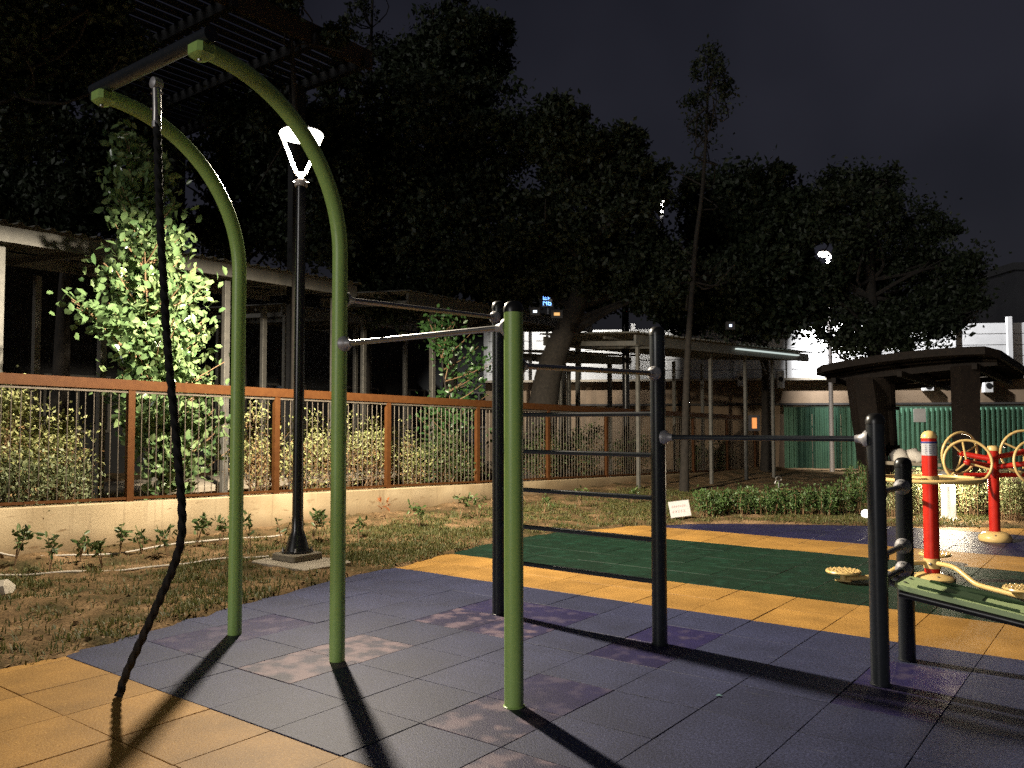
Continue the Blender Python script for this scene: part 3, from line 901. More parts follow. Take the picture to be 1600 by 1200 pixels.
# ------------------------------------------------------------------ spinner wheels
def spinner():
    c = np.array([2.841, 9.216, 0])
    root = thing("spinner_station", c, "red post with yellow three-spoke hand wheels on a yellow dome base", "exercise machine")
    b = MB(); b.lathe([(.175, 0), (.185, .02), (.18, .06), (.14, .10), (.07, .118)], c, 32); b.build("base_dome", YEL, root)
    for k in range(4):
        a = R(-80 + 90 * k); b = MB(); b.lathe([(.013, .06), (.013, .085), (.006, .09)], c + np.array([math.cos(a), math.sin(a), 0]) * .155, 8); b.build("bolt", STEEL, root)
    b = MB(); b.lathe([(.062, .10), (.062, 1.10)], c, 26); b.build("red_post", RED, root)
    b = MB(); b.lathe([(.068, 1.10), (.068, 1.13), (.055, 1.155), (.01, 1.165)], c, 26); b.build("post_cap", YEL, root)
    spec = [(-.43, -.22, .97, 10, -.10), (-.30, .20, 1.06, -170, .12), (.37, -.22, .96, 4, -.10), (.50, .22, 1.08, 176, .12)]
    for lat, fo, z, rot, tilt in spec:
        hub = c + RH * lat + FH * fo + ZZ * z
        nrm = -FH * (1 if fo < 0 else -1) * .95 + RH * (-.25 if lat < 0 else .10) + ZZ * .12
        nrm /= np.linalg.norm(nrm)
        u, v = frame_along(nrm)
        Rw = .262
        b = MB(); b.tube([hub + (u * math.cos(a) + v * math.sin(a)) * Rw for a in np.linspace(0, 2 * math.pi, 44, endpoint=False)], .0165, n=10, closed=True); w_ = b.build("hand_wheel", YEL, root)
        for k in range(3):
            a = R(rot + 90 + 120 * k); d_ = u * math.cos(a) + v * math.sin(a)
            b = MB(); b.tube([hub - nrm * .04 + d_ * .02, hub - nrm * .03 + d_ * .10, hub + d_ * (Rw - .01)], .0125, n=8); b.build("wheel_spoke", YEL, w_)
        b = MB(); b.lathe([(.035, -.06), (.035, .0), (.02, .012)], hub, 14, axis=nrm); b.build("hub", RED, w_)
        a = R(rot + 200); d_ = u * math.cos(a) + v * math.sin(a)
        b = MB(); b.lathe([(.014, 0), (.016, .10), (.010, .115)], hub + d_ * Rw * .78, 10, axis=nrm); b.build("wheel_knob", BLACK, w_)
        b = MB(); b.tube([hub - nrm * .05, c + ZZ * (z - .06) + RH * (.04 if lat > 0 else -.04)], .034, n=12); b.build("support_arm", RED, root)
    b = MB(); b.tube([c + RH * -.34 + ZZ * .80 + FH * .02, c + RH * .55 + ZZ * .80 + FH * .02], .028, n=12); b.build("cross_tube", RED, root)
    b = MB(); b.lathe([(.07, .77), (.07, .84)], c, 24); b.build("collar", RED, root)
    return root
spinner()

# ------------------------------------------------------------------ bollard light and small globe
def bollard():
    c = np.array([2.02, 11.06, 0.02])
    root = thing("bollard_light", c, "white lit bollard lamp among the bright bushes behind the machines", "bollard lamp")
    b = MB(); b.lathe([(.155, -.02), (.155, .01), (.115, .03), (.098, .06), (.095, .50)], c, 28); b.build("bollard_body", mat("bollard_white", (.66, .62, .56), (.74, .70, .64), scale=8, rough=.5), root)
    b = MB(); b.lathe([(.075, .50), (.085, .53), (.085, .62), (.075, .64)], c, 28); b.build("glass_ring", emis("bollard_glow", (1.0, .88, .68), 14), root)
    b = MB(); b.lathe([(.06, .64), (.125, .645), (.13, .665), (.10, .70), (.02, .715)], c, 28); b.build("bollard_cap", mat("bollard_cap_grey", (.30, .29, .27), rough=.5), root)
    for k in range(3):
        a = R(120 * k + 100); ld = bpy.data.lights.new("bollard_bulb", 'POINT'); ld.energy = 42; ld.color = (1.0, .85, .62); ld.shadow_soft_size = .03
        lo = bpy.data.objects.new("bollard_bulb", ld); col.objects.link(lo); lo.parent = root
        lo.location = (.135 * math.cos(a), .135 * math.sin(a), .57)
    return root
bollard()
g_ = gnd(1353, 812, .02)
globe = thing("garden_globe_light", g_, "small glowing white globe light at the edge of the hedge", "garden light")
b = MB(); b.lathe([(.03, -.02), (.03, .03)], g_, 14); b.build("globe_base", BLACK, globe)
b = MB(); b.lathe([(.02, .03), (.055, .05), (.066, .085), (.055, .125), (.02, .148)], g_, 20); b.build("globe_glass", emis("globe_glow", (1.0, .94, .85), 3.0), globe)

# ------------------------------------------------------------------ placard, tap, hose, pipes, stone
pc = gnd(1062, 812, .02)
pl = thing("placard", pc, "small tilted white placard on a stake at the floor edge", "sign")
nrm = -FH * .96 + RH * .1 + ZZ * .25; nrm /= np.linalg.norm(nrm)
u = RH * math.cos(.14) + ZZ * math.sin(.14); u -= nrm * (u @ nrm); u /= np.linalg.norm(u); v = np.cross(nrm, u); v = v if v[2] > 0 else -v
pcen = at(1062, 795, (pc - CAM) @ FWD)
b = MB(); b.box(pcen, (.31, .235, .006), (u, v, nrm)); pb = b.build("placard_board", mat("placard_white", (.66, .64, .62), (.74, .72, .70), scale=6, rough=.5), pl)
b = MB(); rr = random.Random(4)
for row, (yy, hh) in enumerate(((.040, .034), (-.035, .038))):
    for k in range(7 if row == 0 else 5):
        x0 = -.105 + k * (.031 if row == 0 else .042)
        for s_ in range(3):
            b.box(pcen + u * (x0 + .006 * (s_ - 1)) + v * (yy + (s_ - 1) * hh * .3) + nrm * .0042, (.018 + .006 * rr.random(), .004, .001), (u, v, nrm))
        b.box(pcen + u * x0 + v * yy + nrm * .0042, (.004, hh, .001), (u, v, nrm))
b.build("faded_print", mat("faded_pink_ink", (.55, .36, .35), (.60, .42, .40), rough=.6), pb)
b = MB(); b.bar(pc - ZZ * .06, pcen - nrm * .006, .022, .012); b.build("stake", mat("stake_wood", (.25, .18, .10), rough=.8), pl)

tp = gnd(1217, 772, .02)
tap = thing("water_tap", tp, "small chrome water tap standing in the dark planting bed", "tap")
b = MB(); b.tube([tp - ZZ * .05, tp + ZZ * .22], .018, n=12); b.build("riser_pipe", STEEL, tap)
b = MB(); b.tube(resample([tp + ZZ * .20, tp + ZZ * .26, tp + ZZ * .27 - RH * .06, tp + ZZ * .20 - RH * .075], 12), .015, n=10); b.build("spout", STEEL, tap)
b = MB(); b.tube([tp + ZZ * .30 + RH * .055 * math.cos(a) + ZZ * .045 * math.sin(a) for a in np.linspace(0, 2 * math.pi, 16, endpoint=False)], .012, n=8, closed=True); b.build("tap_handle", STEEL, tap)
hp = [gnd(1150, 768, .04), gnd(1180, 765, .05), gnd(1230, 776, .05), gnd(1262, 768, .06), gnd(1210, 762, .05), gnd(1160, 772, .05), gnd(1200, 779, .05), gnd(1265, 771, .05), gnd(1310, 760, .05)]
b = MB(); b.tube(resample(hp, 90), .014, n=8); hose = b.build("garden_hose", mat("ochre_hose", (.28, .20, .09), (.34, .25, .12), rough=.5))
tag(hose, "ochre garden hose coiled on the soil around the chrome tap", "hose")
def pipe(pts_px, label):
    P = []
    for x, y in pts_px:
        q = gnd(x, y, .03); q[2] = float(ground_z(q[0], q[1])) + .012; P.append(q)
    b = MB(); P = resample(P, 60)
    P[:, 2] += .006 * np.sin(np.linspace(0, 25, 60))
    b.tube(P, .011, n=8); o = b.build("irrigation_pipe", PIPE); tag(o, label, "pipe", "irrigation pipes along the wall")
pipe([(-60, 908), (0, 901), (100, 898), (200, 890), (270, 884), (345, 874), (420, 868)], "pale irrigation pipe lying across the grass, nearer the playground")
pipe([(-60, 884), (0, 879), (90, 877), (160, 870), (240, 862), (300, 853), (380, 845), (440, 838)], "pale irrigation pipe lying on the soil, close under the tan wall")
st = gnd(2, 928, .02)
b = MB(); prof = [(.08, -.03), (.10, .02), (.085, .08), (.04, .115)]; b.lathe(prof, st, 9)
b.v[-1] += rng.normal(size=b.v[-1].shape) * .012
tag(b.build("pale_stone", mat("pale_stone", (.52, .46, .36), (.62, .56, .46), scale=9, rough=.85, bump=.3), None, angle=25), "pale rounded stone on the grass at the left edge", "stone")

# scrap on the floor
q = gnd(1123, 1087, .005)
b = MB(); b.add([q + RH * -.018, q + FH * .012 + ZZ * .006, q + RH * .022 + ZZ * .002, q - FH * .010 + ZZ * .004], [(0, 1, 2), (0, 2, 3)])
tag(b.build("leaf_scrap", mat("aqua_scrap", (.25, .45, .45), rough=.5)), "tiny aqua leaf-like scrap lying on a tile joint", "litter")

# ------------------------------------------------------------------ grass and litter
def ground_leaf_field(name, n, xr, yr, dens, size, m_, label, tall=True):
    x = rng.uniform(*xr, n); y = rng.uniform(*yr, n)
    ok = (x < edge_x(y) - .02) & (x > FX + .03) & (rng.uniform(size=n) < dens(x, y))
    ok &= ~((abs(x - LX - .12) < .52) & (abs(y - LY + .05) < .37))
    x, y = x[ok], y[ok]; z = ground_z(x, y) - .004
    P = np.stack([x, y, z], 1); k = len(P)
    ang = rng.uniform(0, 2 * math.pi, k)
    h = size * rng.uniform(.5, 1.4, k)
    lean = rng.uniform(.1, 1.1, k) if tall else rng.uniform(1.3, 1.6, k)
    d = np.stack([np.cos(ang) * np.sin(lean), np.sin(ang) * np.sin(lean), np.cos(lean)], 1)
    w = np.stack([-np.sin(ang), np.cos(ang), 0 * ang], 1) * ((.0042 if tall else .011) * rng.uniform(.7, 1.5, k))[:, None]
    mid = P + d * h[:, None] * .55 + np.array([0, 0, 1]) * (h * .06)[:, None]
    tip = P + d * h[:, None] - np.array([0, 0, 1]) * (h * .10 if tall else h * 0)[:, None]
    V = np.stack([P - w, P + w, mid + w * .8, mid - w * .8, tip], 1).reshape(-1, 3)
    base = (np.arange(k) * 5)[:, None]
    L = (np.array([0, 1, 2, 0, 2, 3, 3, 2, 4]) + base).ravel()
    me = bpy.data.meshes.new(name)
    me.vertices.add(len(V)); me.vertices.foreach_set("co", V.ravel())
    me.loops.add(len(L)); me.loops.foreach_set("vertex_index", L.astype(np.int32))
    me.polygons.add(k * 3); me.polygons.foreach_set("loop_start", (np.arange(k * 3) * 3).astype(np.int32))
    me.update(calc_edges=True); me.materials.append(m_)
    o = link(name, me); tag(o, label, "grass" if tall else "litter", kind="stuff")
def gd(x, y):
    a = vnoise(x, y, 1.6, 11) * .6 + vnoise(x, y, 5, 12) * .5
    near = np.clip((x + 4.5) / .7, 0, 1)
    return np.clip((a - .38) * 3.2, 0.06, 1) * near * np.clip(1.25 - np.clip(y - 3, 0, 9) * .07, .45, 1)
ground_leaf_field("lawn_grass", 330000, (-5, 2.5), (-1.8, 13.5), gd, .055, leaf_mat("grass_blade", (.065, .09, .022), (.18, .17, .055), rough=.6, trans=.3, cc=(.30, .24, .11)), "short patchy grass between the rubber floor and the tan wall")
ground_leaf_field("leaf_litter", 16000, (-5, 2.5), (-1.8, 13.5), lambda x, y: .25 + .5 * vnoise(x, y, 1.3, 21), .035, leaf_mat("dry_leaf", (.16, .09, .04), (.36, .25, .13), rough=.8, trans=.1), "dry leaf litter scattered over the soil", tall=False)
# soil clods
mb = MB()
for k in range(420):
    y = random.uniform(-1.5, 12); x = float(edge_x(y)) - .1 - abs(random.gauss(0, 1.2))
    if k % 2: x = FX + .05 + abs(random.gauss(0, .4))
    if x < FX + .05 or x > edge_x(y) - .06: continue
    r_ = random.uniform(.008, .032)
    z = float(ground_z(x, y))
    mb.lathe([(r_ * .6, -r_ * .3), (r_, r_ * .15), (r_ * .5, r_ * .7)], (x, y, z), 6)
    mb.v[-1] += rng.normal(size=mb.v[-1].shape) * r_ * .22
tag(mb.build("soil_clods", SOIL, None, smooth=False), "small clods of soil along the wall and floor edge", "soil", kind="stuff")

# ------------------------------------------------------------------ seedlings along the wall
LEAF_SEED = leaf_mat("seedling_leaf", (.05, .095, .025), (.14, .19, .06), rough=.45, trans=.2)
LEAF_SEED_RED = leaf_mat("rusty_seedling_leaf", (.22, .07, .02), (.36, .12, .03), rough=.6, trans=.2)
def seedling(px, py, hpx, label, leaves=22, spread=1.0, m_=None):
    g = gnd(px, py, .04); g[2] = float(ground_z(g[0], g[1]))
    dep = (g - CAM) @ FWD; h = hpx * dep / FPX
    root = thing("seedling", g, label, "plant", "young plants along the foot of the tan wall")
    rr = random.Random(int(px * 7 + py))
    nb = rr.choice((2, 3, 3, 4)); tips = []
    for k in range(nb):
        a = rr.uniform(0, 6.28); s = rr.uniform(.1, .4) * h * spread
        tip = g + np.array([math.cos(a) * s, math.sin(a) * s, h * rr.uniform(.7, 1.0)])
        b = MB(); b.tube(resample([g - ZZ * .02, g + (tip - g) * .5 + ZZ * h * .08, tip], 7), [.006, .0055, .005, .0045, .004, .003, .002], n=5); b.build("stem", TWIG, root)
        tips.append(tip)
    P = []
    for k in range(leaves):
        t = tips[k % nb]; f = rr.uniform(.45, 1.0) ** .6
        P.append(g + (t - g) * f + np.array([rr.gauss(0, .02), rr.gauss(0, .02), rr.gauss(0, .02)]))
    leaf_mesh("foliage", np.array(P), .075, m_ or LEAF_SEED, root, aspect=.36, up=.25, shape='oval')
SEEDS = [(22, 888, 68, "bushy seedling", "at the far left under the tan wall", 34), (78, 894, 58, "slim seedling with a forked stem", "left of the white pipes' middle", 20),
         (125, 880, 40, "low leafy seedling", "beside the forked one at left", 22), (160, 884, 46, "wide seedling with drooping leaves", "left of the rope", 30),
         (187, 868, 48, "upright seedling", "just left of the rope against the wall", 26), (222, 868, 36, "small round seedling", "between the rope and the upright one", 20),
         (262, 872, 46, "thin seedling with whorled leaves", "just left of the hanging rope", 24), (306, 858, 52, "dark broad seedling", "just right of the hanging rope", 40),
         (344, 855, 44, "seedling", "half hidden by the left green arch post", 22), (392, 858, 62, "tall thin seedling", "between the left arch and the lamp pole", 18),
         (442, 848, 44, "slender leaf sprig", "directly left of the lamp pole", 10), (487, 848, 54, "leafy seedling", "directly right of the lamp pole", 30),
         (515, 848, 50, "twiggy seedling", "left of the right arch post", 24), (560, 838, 34, "low seedling", "right of the right arch post", 20),
         (600, 812, 34, "rust-coloured dry sprig", "on the wall face between arch and straight post", 10), (655, 822, 40, "dark fan-leaved seedling", "in front of the wall under the third fence post", 34),
         (718, 812, 40, "green round-leaved seedling", "left of the straight green post", 26), (748, 806, 38, "thin grey seedling", "hard against the dark ladder post", 22),
         (850, 800, 30, "faint seedling", "behind the ladder rungs at left", 18), (905, 792, 34, "faint bushy seedling", "behind the middle of the ladder rungs", 24), (985, 786, 30, "dim seedling", "behind the right end of the ladder rungs", 20)]
for x, y, h, a_, w_, n_ in SEEDS:
    seedling(x, y, h, a_ + " " + w_, int(n_ * 1.7), m_=LEAF_SEED_RED if "rust" in a_ else None)

# ------------------------------------------------------------------ large lit shrub behind the fence
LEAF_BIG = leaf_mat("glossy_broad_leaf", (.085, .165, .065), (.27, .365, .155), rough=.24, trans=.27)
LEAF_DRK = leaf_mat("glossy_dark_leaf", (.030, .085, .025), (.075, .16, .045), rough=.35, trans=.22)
def leafy_tree(name, px_rows, X, n, label, m_, leaf=.10, base_px=None, indiv=260, ythick=.38, stems=26, arm=None, group=None):
    """broad-leaved shrub: px_rows = [(y, xl, xr)] outline on plane x = X"""
    rows = np.array(px_rows, float)
    base = on_x(base_px[0], base_px[1], X); base[2] = float(ground_z(X, base[1]))
    root = thing(name, base, label, "shrub", group)
    pts = []
    w = rows[:, 2] - rows[:, 1]
    tips = []
    def sample():
        while True:
            y = rng.uniform(rows[0, 0], rows[-1, 0])
            xl = np.interp(y, rows[:, 0], rows[:, 1]); xr = np.interp(y, rows[:, 0], rows[:, 2])
            if rng.uniform() < (xr - xl) / w.max():
                break
        x = rng.uniform(xl, xr)
        q = on_x(x, y, X)
        half = (xr - xl) / 2; off = abs(x - (xl + xr) / 2) / max(half, 1)
        dx = rng.normal() * ythick * math.sqrt(max(.05, 1 - off * off)) * min(1, (xr - xl) / 120)
        return q + np.array([dx, 0, 0])
    for k in range(stems):
        t = sample(); tips.append(t)
    if arm: tips += [on_x(ax, ay, X + .1) for ax, ay in arm]
    topz = max(t[2] for t in tips)
    trunk_top = on_x(px_rows[0][1] * .5 + px_rows[0][2] * .5, rows[0, 0] + 25, X)
    b = MB(); tr = resample([base - ZZ * .1, base + (trunk_top - base) * .35 + np.array([.05, .03, 0]), base + (trunk_top - base) * .7, trunk_top], 16)
    b.tube(tr, np.linspace(.035, .008, 16), n=10); b.build("trunk", BARK, root)
    P = []
    bb = MB()
    for t in tips:
        k = np.argmin(abs(tr[:, 2] - max(base[2] + .2, t[2] - .45)))
        a = tr[k]; mid = (a + t) / 2 - ZZ * .05
        path = resample([a, mid, t], 8)
        bb.tube(path, np.linspace(.012, .004, 8), n=5)
        for _ in range(int(n / len(tips))):
            f = rng.uniform(.25, 1.05); q = path[min(7, int(f * 7))]
            P.append(q + rng.normal(size=3) * np.array([.10, .12, .10]))
    bb.build("branches", TWIG, root)
    P = np.array(P)
    dep = (P - CAM) @ FWD
    order = np.argsort(dep)
    near = order[:indiv]; rest_ = order[indiv:]
    leaf_mesh("foliage", P[rest_], leaf, m_, root, aspect=.55, up=.5, shape='oval')["kind"] = "stuff"
    # individually built near leaves sharing a few meshes
    shapes = []
    for s in range(6):
        b = MB(); S = leaf * (.85 + .08 * s); w_ = S * .30
        b.add([(0, 0, 0), (S * .28, w_ * .85, S * .05), (S * .66, w_, S * .06), (S, 0, -S * .04), (S * .66, -w_, S * .06), (S * .28, -w_ * .85, S * .05), (S * .5, 0, 0)],
              [(6, 0, 1), (6, 1, 2), (6, 2, 3), (6, 3, 4), (6, 4, 5), (6, 5, 0)])
        mm = b.mesh("leaf", m_, smooth=False); shapes.append(mm)
    for i in near:
        o = link("leaf", shapes[int(rng.integers(0, 6))], root, tuple(P[i] - base))
        o.rotation_euler = (rng.uniform(-1.2, 1.2), rng.uniform(-1.3, .5), rng.uniform(0, 6.28))
    return root
leafy_tree("broadleaf_shrub", [(190, 196, 216), (260, 185, 255), (330, 172, 282), (380, 158, 292), (440, 165, 312), (500, 175, 326), (560, 190, 328), (610, 190, 330), (650, 205, 358), (700, 215, 358), (740, 250, 300)], -5.85, 7200,
           "tall broad-leaved shrub brightly lit behind the fence at left", LEAF_BIG, leaf=.118, base_px=(255, 775), stems=190, arm=[(105, 462), (112, 470), (120, 480), (132, 486), (140, 490), (150, 500), (168, 520)])
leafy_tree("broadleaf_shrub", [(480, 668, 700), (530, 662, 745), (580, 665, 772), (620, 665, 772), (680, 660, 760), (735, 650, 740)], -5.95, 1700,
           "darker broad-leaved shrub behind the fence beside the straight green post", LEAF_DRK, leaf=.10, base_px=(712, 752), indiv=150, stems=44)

# ------------------------------------------------------------------ bushes behind the fence
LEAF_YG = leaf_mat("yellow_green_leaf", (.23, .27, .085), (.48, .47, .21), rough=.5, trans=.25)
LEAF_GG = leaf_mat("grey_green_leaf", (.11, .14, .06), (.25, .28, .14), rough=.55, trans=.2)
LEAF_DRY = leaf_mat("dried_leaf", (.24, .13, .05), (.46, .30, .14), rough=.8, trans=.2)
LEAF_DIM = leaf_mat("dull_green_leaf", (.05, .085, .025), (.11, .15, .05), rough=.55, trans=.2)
def bush(pxl, pxr, ytop, ybot, X, n, m_, label, leaf=.05, dry=0.3, group="bushes growing behind the rod fence", m2=None):
    c = on_x((pxl + pxr) / 2, (ytop + ybot) / 2, X); l_ = on_x(pxl, ybot, X); r_ = on_x(pxr, ybot, X)
    t_ = on_x((pxl + pxr) / 2, ytop, X); bt = on_x((pxl + pxr) / 2, ybot, X)
    base = bt.copy(); base[2] = float(ground_z(X, base[1])) if X < -5 else bt[2]
    root = thing("fence_bush", base, label, "bush", group)
    ry = abs(r_[1] - l_[1]) / 2; rz = abs(t_[2] - bt[2]) / 2
    nt = 26; tips = []
    b = MB()
    for k in range(nt):
        q = rng.normal(size=3); q /= np.linalg.norm(q)
        tip = c + q * np.array([.22, ry, rz]) * rng.uniform(.5, 1); tips.append(tip)
        mid = base + (tip - base) * .5 + rng.normal(size=3) * .05
        b.tube(resample([base + rng.normal(size=3) * np.array([.08, ry * .5, 0]), mid, tip], 7), np.linspace(.008, .0025, 7), n=4)
        for _ in range(3):
            t2 = tip + rng.normal(size=3) * .12 - ZZ * .08
            b.tube([mid, (mid + t2) / 2 + rng.normal(size=3) * .03, t2], [.004, .003, .0015], n=4)
    b.build("stems", TWIG, root)
    n = int(n * 2.2); cs = np.array(tips); idx = rng.integers(0, nt, n)
    P = cs[idx] + rng.normal(size=(n, 3)) * np.array([.10, .12, .11])
    kd = int(len(P) * dry)
    leaf_mesh("foliage", P[kd:], leaf * 1.25, m_, root, aspect=.5, up=.4)
    if kd > 5:
        P2 = P[:kd]; P2[:, 2] = base[2] + (P2[:, 2] - base[2]) * .75
        leaf_mesh("dry_foliage", P2, leaf * .9, m2 or LEAF_DRY, root, aspect=.35, up=.2)
    return root
bush(-40, 62, 610, 740, -5.55, 1500, LEAF_YG, "yellow-green bush with brown stems behind the fence at the far left", .05, .15)
bush(40, 120, 640, 790, -5.6, 1300, LEAF_YG, "thin yellow-green bush second from the left behind the fence", .045, .35)
bush(-10, 70, 720, 800, -5.35, 1000, LEAF_GG, "low grey-green bush at the foot of the fence, far left", .04, .1)
bush(66, 135, 725, 795, -5.4, 900, LEAF_GG, "low grey-green bush beside the dark gap at left", .04, .1)
bush(372, 440, 622, 770, -5.6, 1200, LEAF_YG, "half dried orange bush left of the second fence post", .045, .55)
bush(446, 520, 655, 770, -5.55, 1300, LEAF_YG, "bright bush behind the fence right behind the lamp pole", .045, .45)
bush(500, 560, 650, 765, -5.6, 1200, LEAF_YG, "half dried bush behind the right arch post", .045, .5)
bush(548, 610, 660, 762, -5.55, 1300, LEAF_YG, "dense yellowish bush left of the third fence post", .045, .4)
bush(612, 672, 665, 758, -5.6, 1200, LEAF_YG, "twiggy bush right of the third fence post", .045, .4)
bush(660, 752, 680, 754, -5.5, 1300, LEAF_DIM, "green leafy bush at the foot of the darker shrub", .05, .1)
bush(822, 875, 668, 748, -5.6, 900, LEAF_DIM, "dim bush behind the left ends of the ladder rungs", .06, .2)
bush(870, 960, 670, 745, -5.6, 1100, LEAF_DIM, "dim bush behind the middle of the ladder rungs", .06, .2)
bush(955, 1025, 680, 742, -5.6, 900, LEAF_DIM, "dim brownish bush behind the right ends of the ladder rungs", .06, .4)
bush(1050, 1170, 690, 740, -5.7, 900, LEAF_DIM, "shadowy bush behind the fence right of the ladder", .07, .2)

# ------------------------------------------------------------------ low hedge and bright planting
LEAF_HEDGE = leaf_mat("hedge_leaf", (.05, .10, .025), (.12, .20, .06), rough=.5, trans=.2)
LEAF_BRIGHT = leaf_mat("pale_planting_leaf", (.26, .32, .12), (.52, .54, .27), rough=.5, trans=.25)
def low_shrub(px, py, wpx, hpx, n, m_, label, group, leaf=.05):
    g = gnd(px, py, .0); dep = (g - CAM) @ FWD; s = dep / FPX
    root = thing("low_shrub", g, label, "shrub", group)
    b = MB(); pts = []
    W, H = wpx * s / 2, hpx * s
    m = 26
    for k in range(m):
        a = rng.uniform(0, 6.28); rr_ = math.sqrt(rng.uniform()) * W
        foot = g + RH * math.cos(a) * rr_ * .7 + FH * math.sin(a) * rr_ * .6
        foot[2] = 0.0
        tip = g + RH * math.cos(a) * rr_ + FH * math.sin(a) * rr_ * .8 + ZZ * H * rng.uniform(.55, 1.0)
        b.tube([foot, (foot + tip) / 2 + rng.normal(size=3) * .02, tip], [.006, .005, .003], n=4)
        for q in range(int(n / m)):
            f = rng.uniform(.15, 1.03) ** .7
            pts.append(foot + (tip - foot) * f + rng.normal(size=3) * np.array([.035, .035, .03]))
    b.build("stems", TWIG, root)
    leaf_mesh("foliage", np.array(pts), leaf, m_, root, aspect=.42, up=.7)
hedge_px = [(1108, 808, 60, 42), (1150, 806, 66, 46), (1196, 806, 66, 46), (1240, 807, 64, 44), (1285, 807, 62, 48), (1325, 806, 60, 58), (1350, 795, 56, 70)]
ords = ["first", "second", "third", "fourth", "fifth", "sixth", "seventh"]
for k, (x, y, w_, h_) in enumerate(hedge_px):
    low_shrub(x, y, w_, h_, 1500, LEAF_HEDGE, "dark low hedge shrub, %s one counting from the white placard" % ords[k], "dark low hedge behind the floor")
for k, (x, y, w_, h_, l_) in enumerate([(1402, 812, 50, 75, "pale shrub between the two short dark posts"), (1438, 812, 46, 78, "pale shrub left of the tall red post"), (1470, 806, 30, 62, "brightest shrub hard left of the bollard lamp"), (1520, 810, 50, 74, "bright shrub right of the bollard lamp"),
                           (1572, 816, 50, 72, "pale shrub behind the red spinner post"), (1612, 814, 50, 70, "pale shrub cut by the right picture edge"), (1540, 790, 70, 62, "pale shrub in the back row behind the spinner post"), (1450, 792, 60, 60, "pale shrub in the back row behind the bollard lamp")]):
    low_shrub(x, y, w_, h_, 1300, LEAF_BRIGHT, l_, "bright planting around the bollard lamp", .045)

# ------------------------------------------------------------------ pavilion
def pavilion():
    L, N, Rr = at(1268, 574, 16.0), at(1560, 540, 13.5), at(1612, 576, 17.5)
    Bk = L + Rr - N
    base = np.array([(L[0] + Rr[0]) / 2, (L[1] + Rr[1]) / 2, 0])
    root = thing("garden_pavilion", base, "dark wooden pavilion with flat slatted roof and tapered posts at right", "pavilion")
    ea = (L - N); eb = (Rr - N)
    def P(a, c, z=0): return N + ea * a + eb * c + ZZ * z
    # gently vaulted thin roof shell
    na = 16
    def bump(a): return .085 * 4 * a * (1 - a) - .05 * max(0.0, (.08 - a) / .08) ** 2
    vs = []
    for k in range(na + 1):
        a = k / na
        for c in (0, 1):
            inset = .06 if k in (0, na) else 0
            cc = inset if c == 0 else 1 - inset
            vs.append(P(a, cc, bump(a))); vs.append(P(a, cc, bump(a) - .13))
    fs = []
    for k in range(na):
        q = 4 * k
        fs += [(q, q + 4, q + 6, q + 2), (q + 1, q + 3, q + 7, q + 5), (q, q + 1, q + 5, q + 4), (q + 2, q + 6, q + 7, q + 3)]
    fs += [(0, 2, 3, 1), (4 * na, 4 * na + 1, 4 * na + 3, 4 * na + 2)]
    b = MB(); b.add(vs, fs); roof = b.build("roof", DWOOD, root, smooth=False)
    for k in range(1, 9):
        b = MB(); c = k / 9
        b.tube([P(a_, c, bump(a_) - .16) for a_ in np.linspace(.03, .97, 9)], .03, n=4); b.build("roof_slat", DWOOD, roof)
    for c in (.14, .86):
        b = MB(); b.bar(P(.03, c, -.20), P(.97, c, -.20), .09, .11); b.build("beam", DWOOD, root)
    for a in (.12, .5, .88):
        b = MB(); b.bar(P(a, .03, -.28), P(a, .97, -.28), .08, .10); b.build("cross_beam", DWOOD, root)
    def post(foot, head, w0, w1):
        t = head - foot; u_, v_ = RH, FH
        b = MB(); vs = [foot + u_ * sx * w0 / 2 + v_ * sy * w0 / 2 for sx, sy in ((-1, -1), (1, -1), (1, 1), (-1, 1))] + [head + u_ * sx * w1 / 2 + v_ * sy * w1 / 2 for sx, sy in ((-1, -1), (1, -1), (1, 1), (-1, 1))]
        b.add(vs, [(3, 2, 1, 0), (4, 5, 6, 7)] + [(i, (i + 1) % 4, 4 + (i + 1) % 4, 4 + i) for i in range(4)]); return b.build("tapered_post", DWOOD, root, smooth=False)
    f1 = gnd(1370, 786, 0); d1 = (f1 - CAM) @ FWD
    h1 = at(1342, 590, d1); post(f1, h1, .34, .34)
    f2 = at(1508, 700, 14.2); f2[2] = 0; h2 = at(1508, 572, 14.2); post(f2, h2, .30, .33)
    f3 = at(1398, 700, 16.2); f3[2] = 0; h3 = at(1390, 600, 16.2); post(f3, h3, .12, .14)
    # slatted side screen between the left posts
    sl = MB()
    for k in range(8):
        f = (k + .5) / 8
        a_ = at(1364 + f * 26, 590, d1 + f * (16.2 - d1)); c_ = at(1372 + f * 26, 712, d1 + f * (16.2 - d1))
        b = MB(); b.bar(c_, a_, .045, .03, up=RH); b.build("screen_slat", DWOOD, root)
    for z_ in (640, 700):
        b = MB(); b.bar(at(1352, z_, d1), at(1404, z_ - 2, 16.2), .05, .07); b.build("screen_rail", DWOOD, root)
    # seat bench under the roof
    s0, s1 = at(1368, 722, d1 + .1), at(1460, 726, 15.0)
    b = MB(); b.bar(s0, s1, .45, .06, up=ZZ); b.build("bench_seat", CONC, root)
    for s_ in (s0 + (s1 - s0) * .2, s0 + (s1 - s0) * .85):
        b = MB(); b.box((s_[0], s_[1], s_[2] / 2), (.12, .12, s_[2] - .07)); b.build("bench_leg", DWOOD, root)
    return s0, s1
s0, s1 = pavilion()
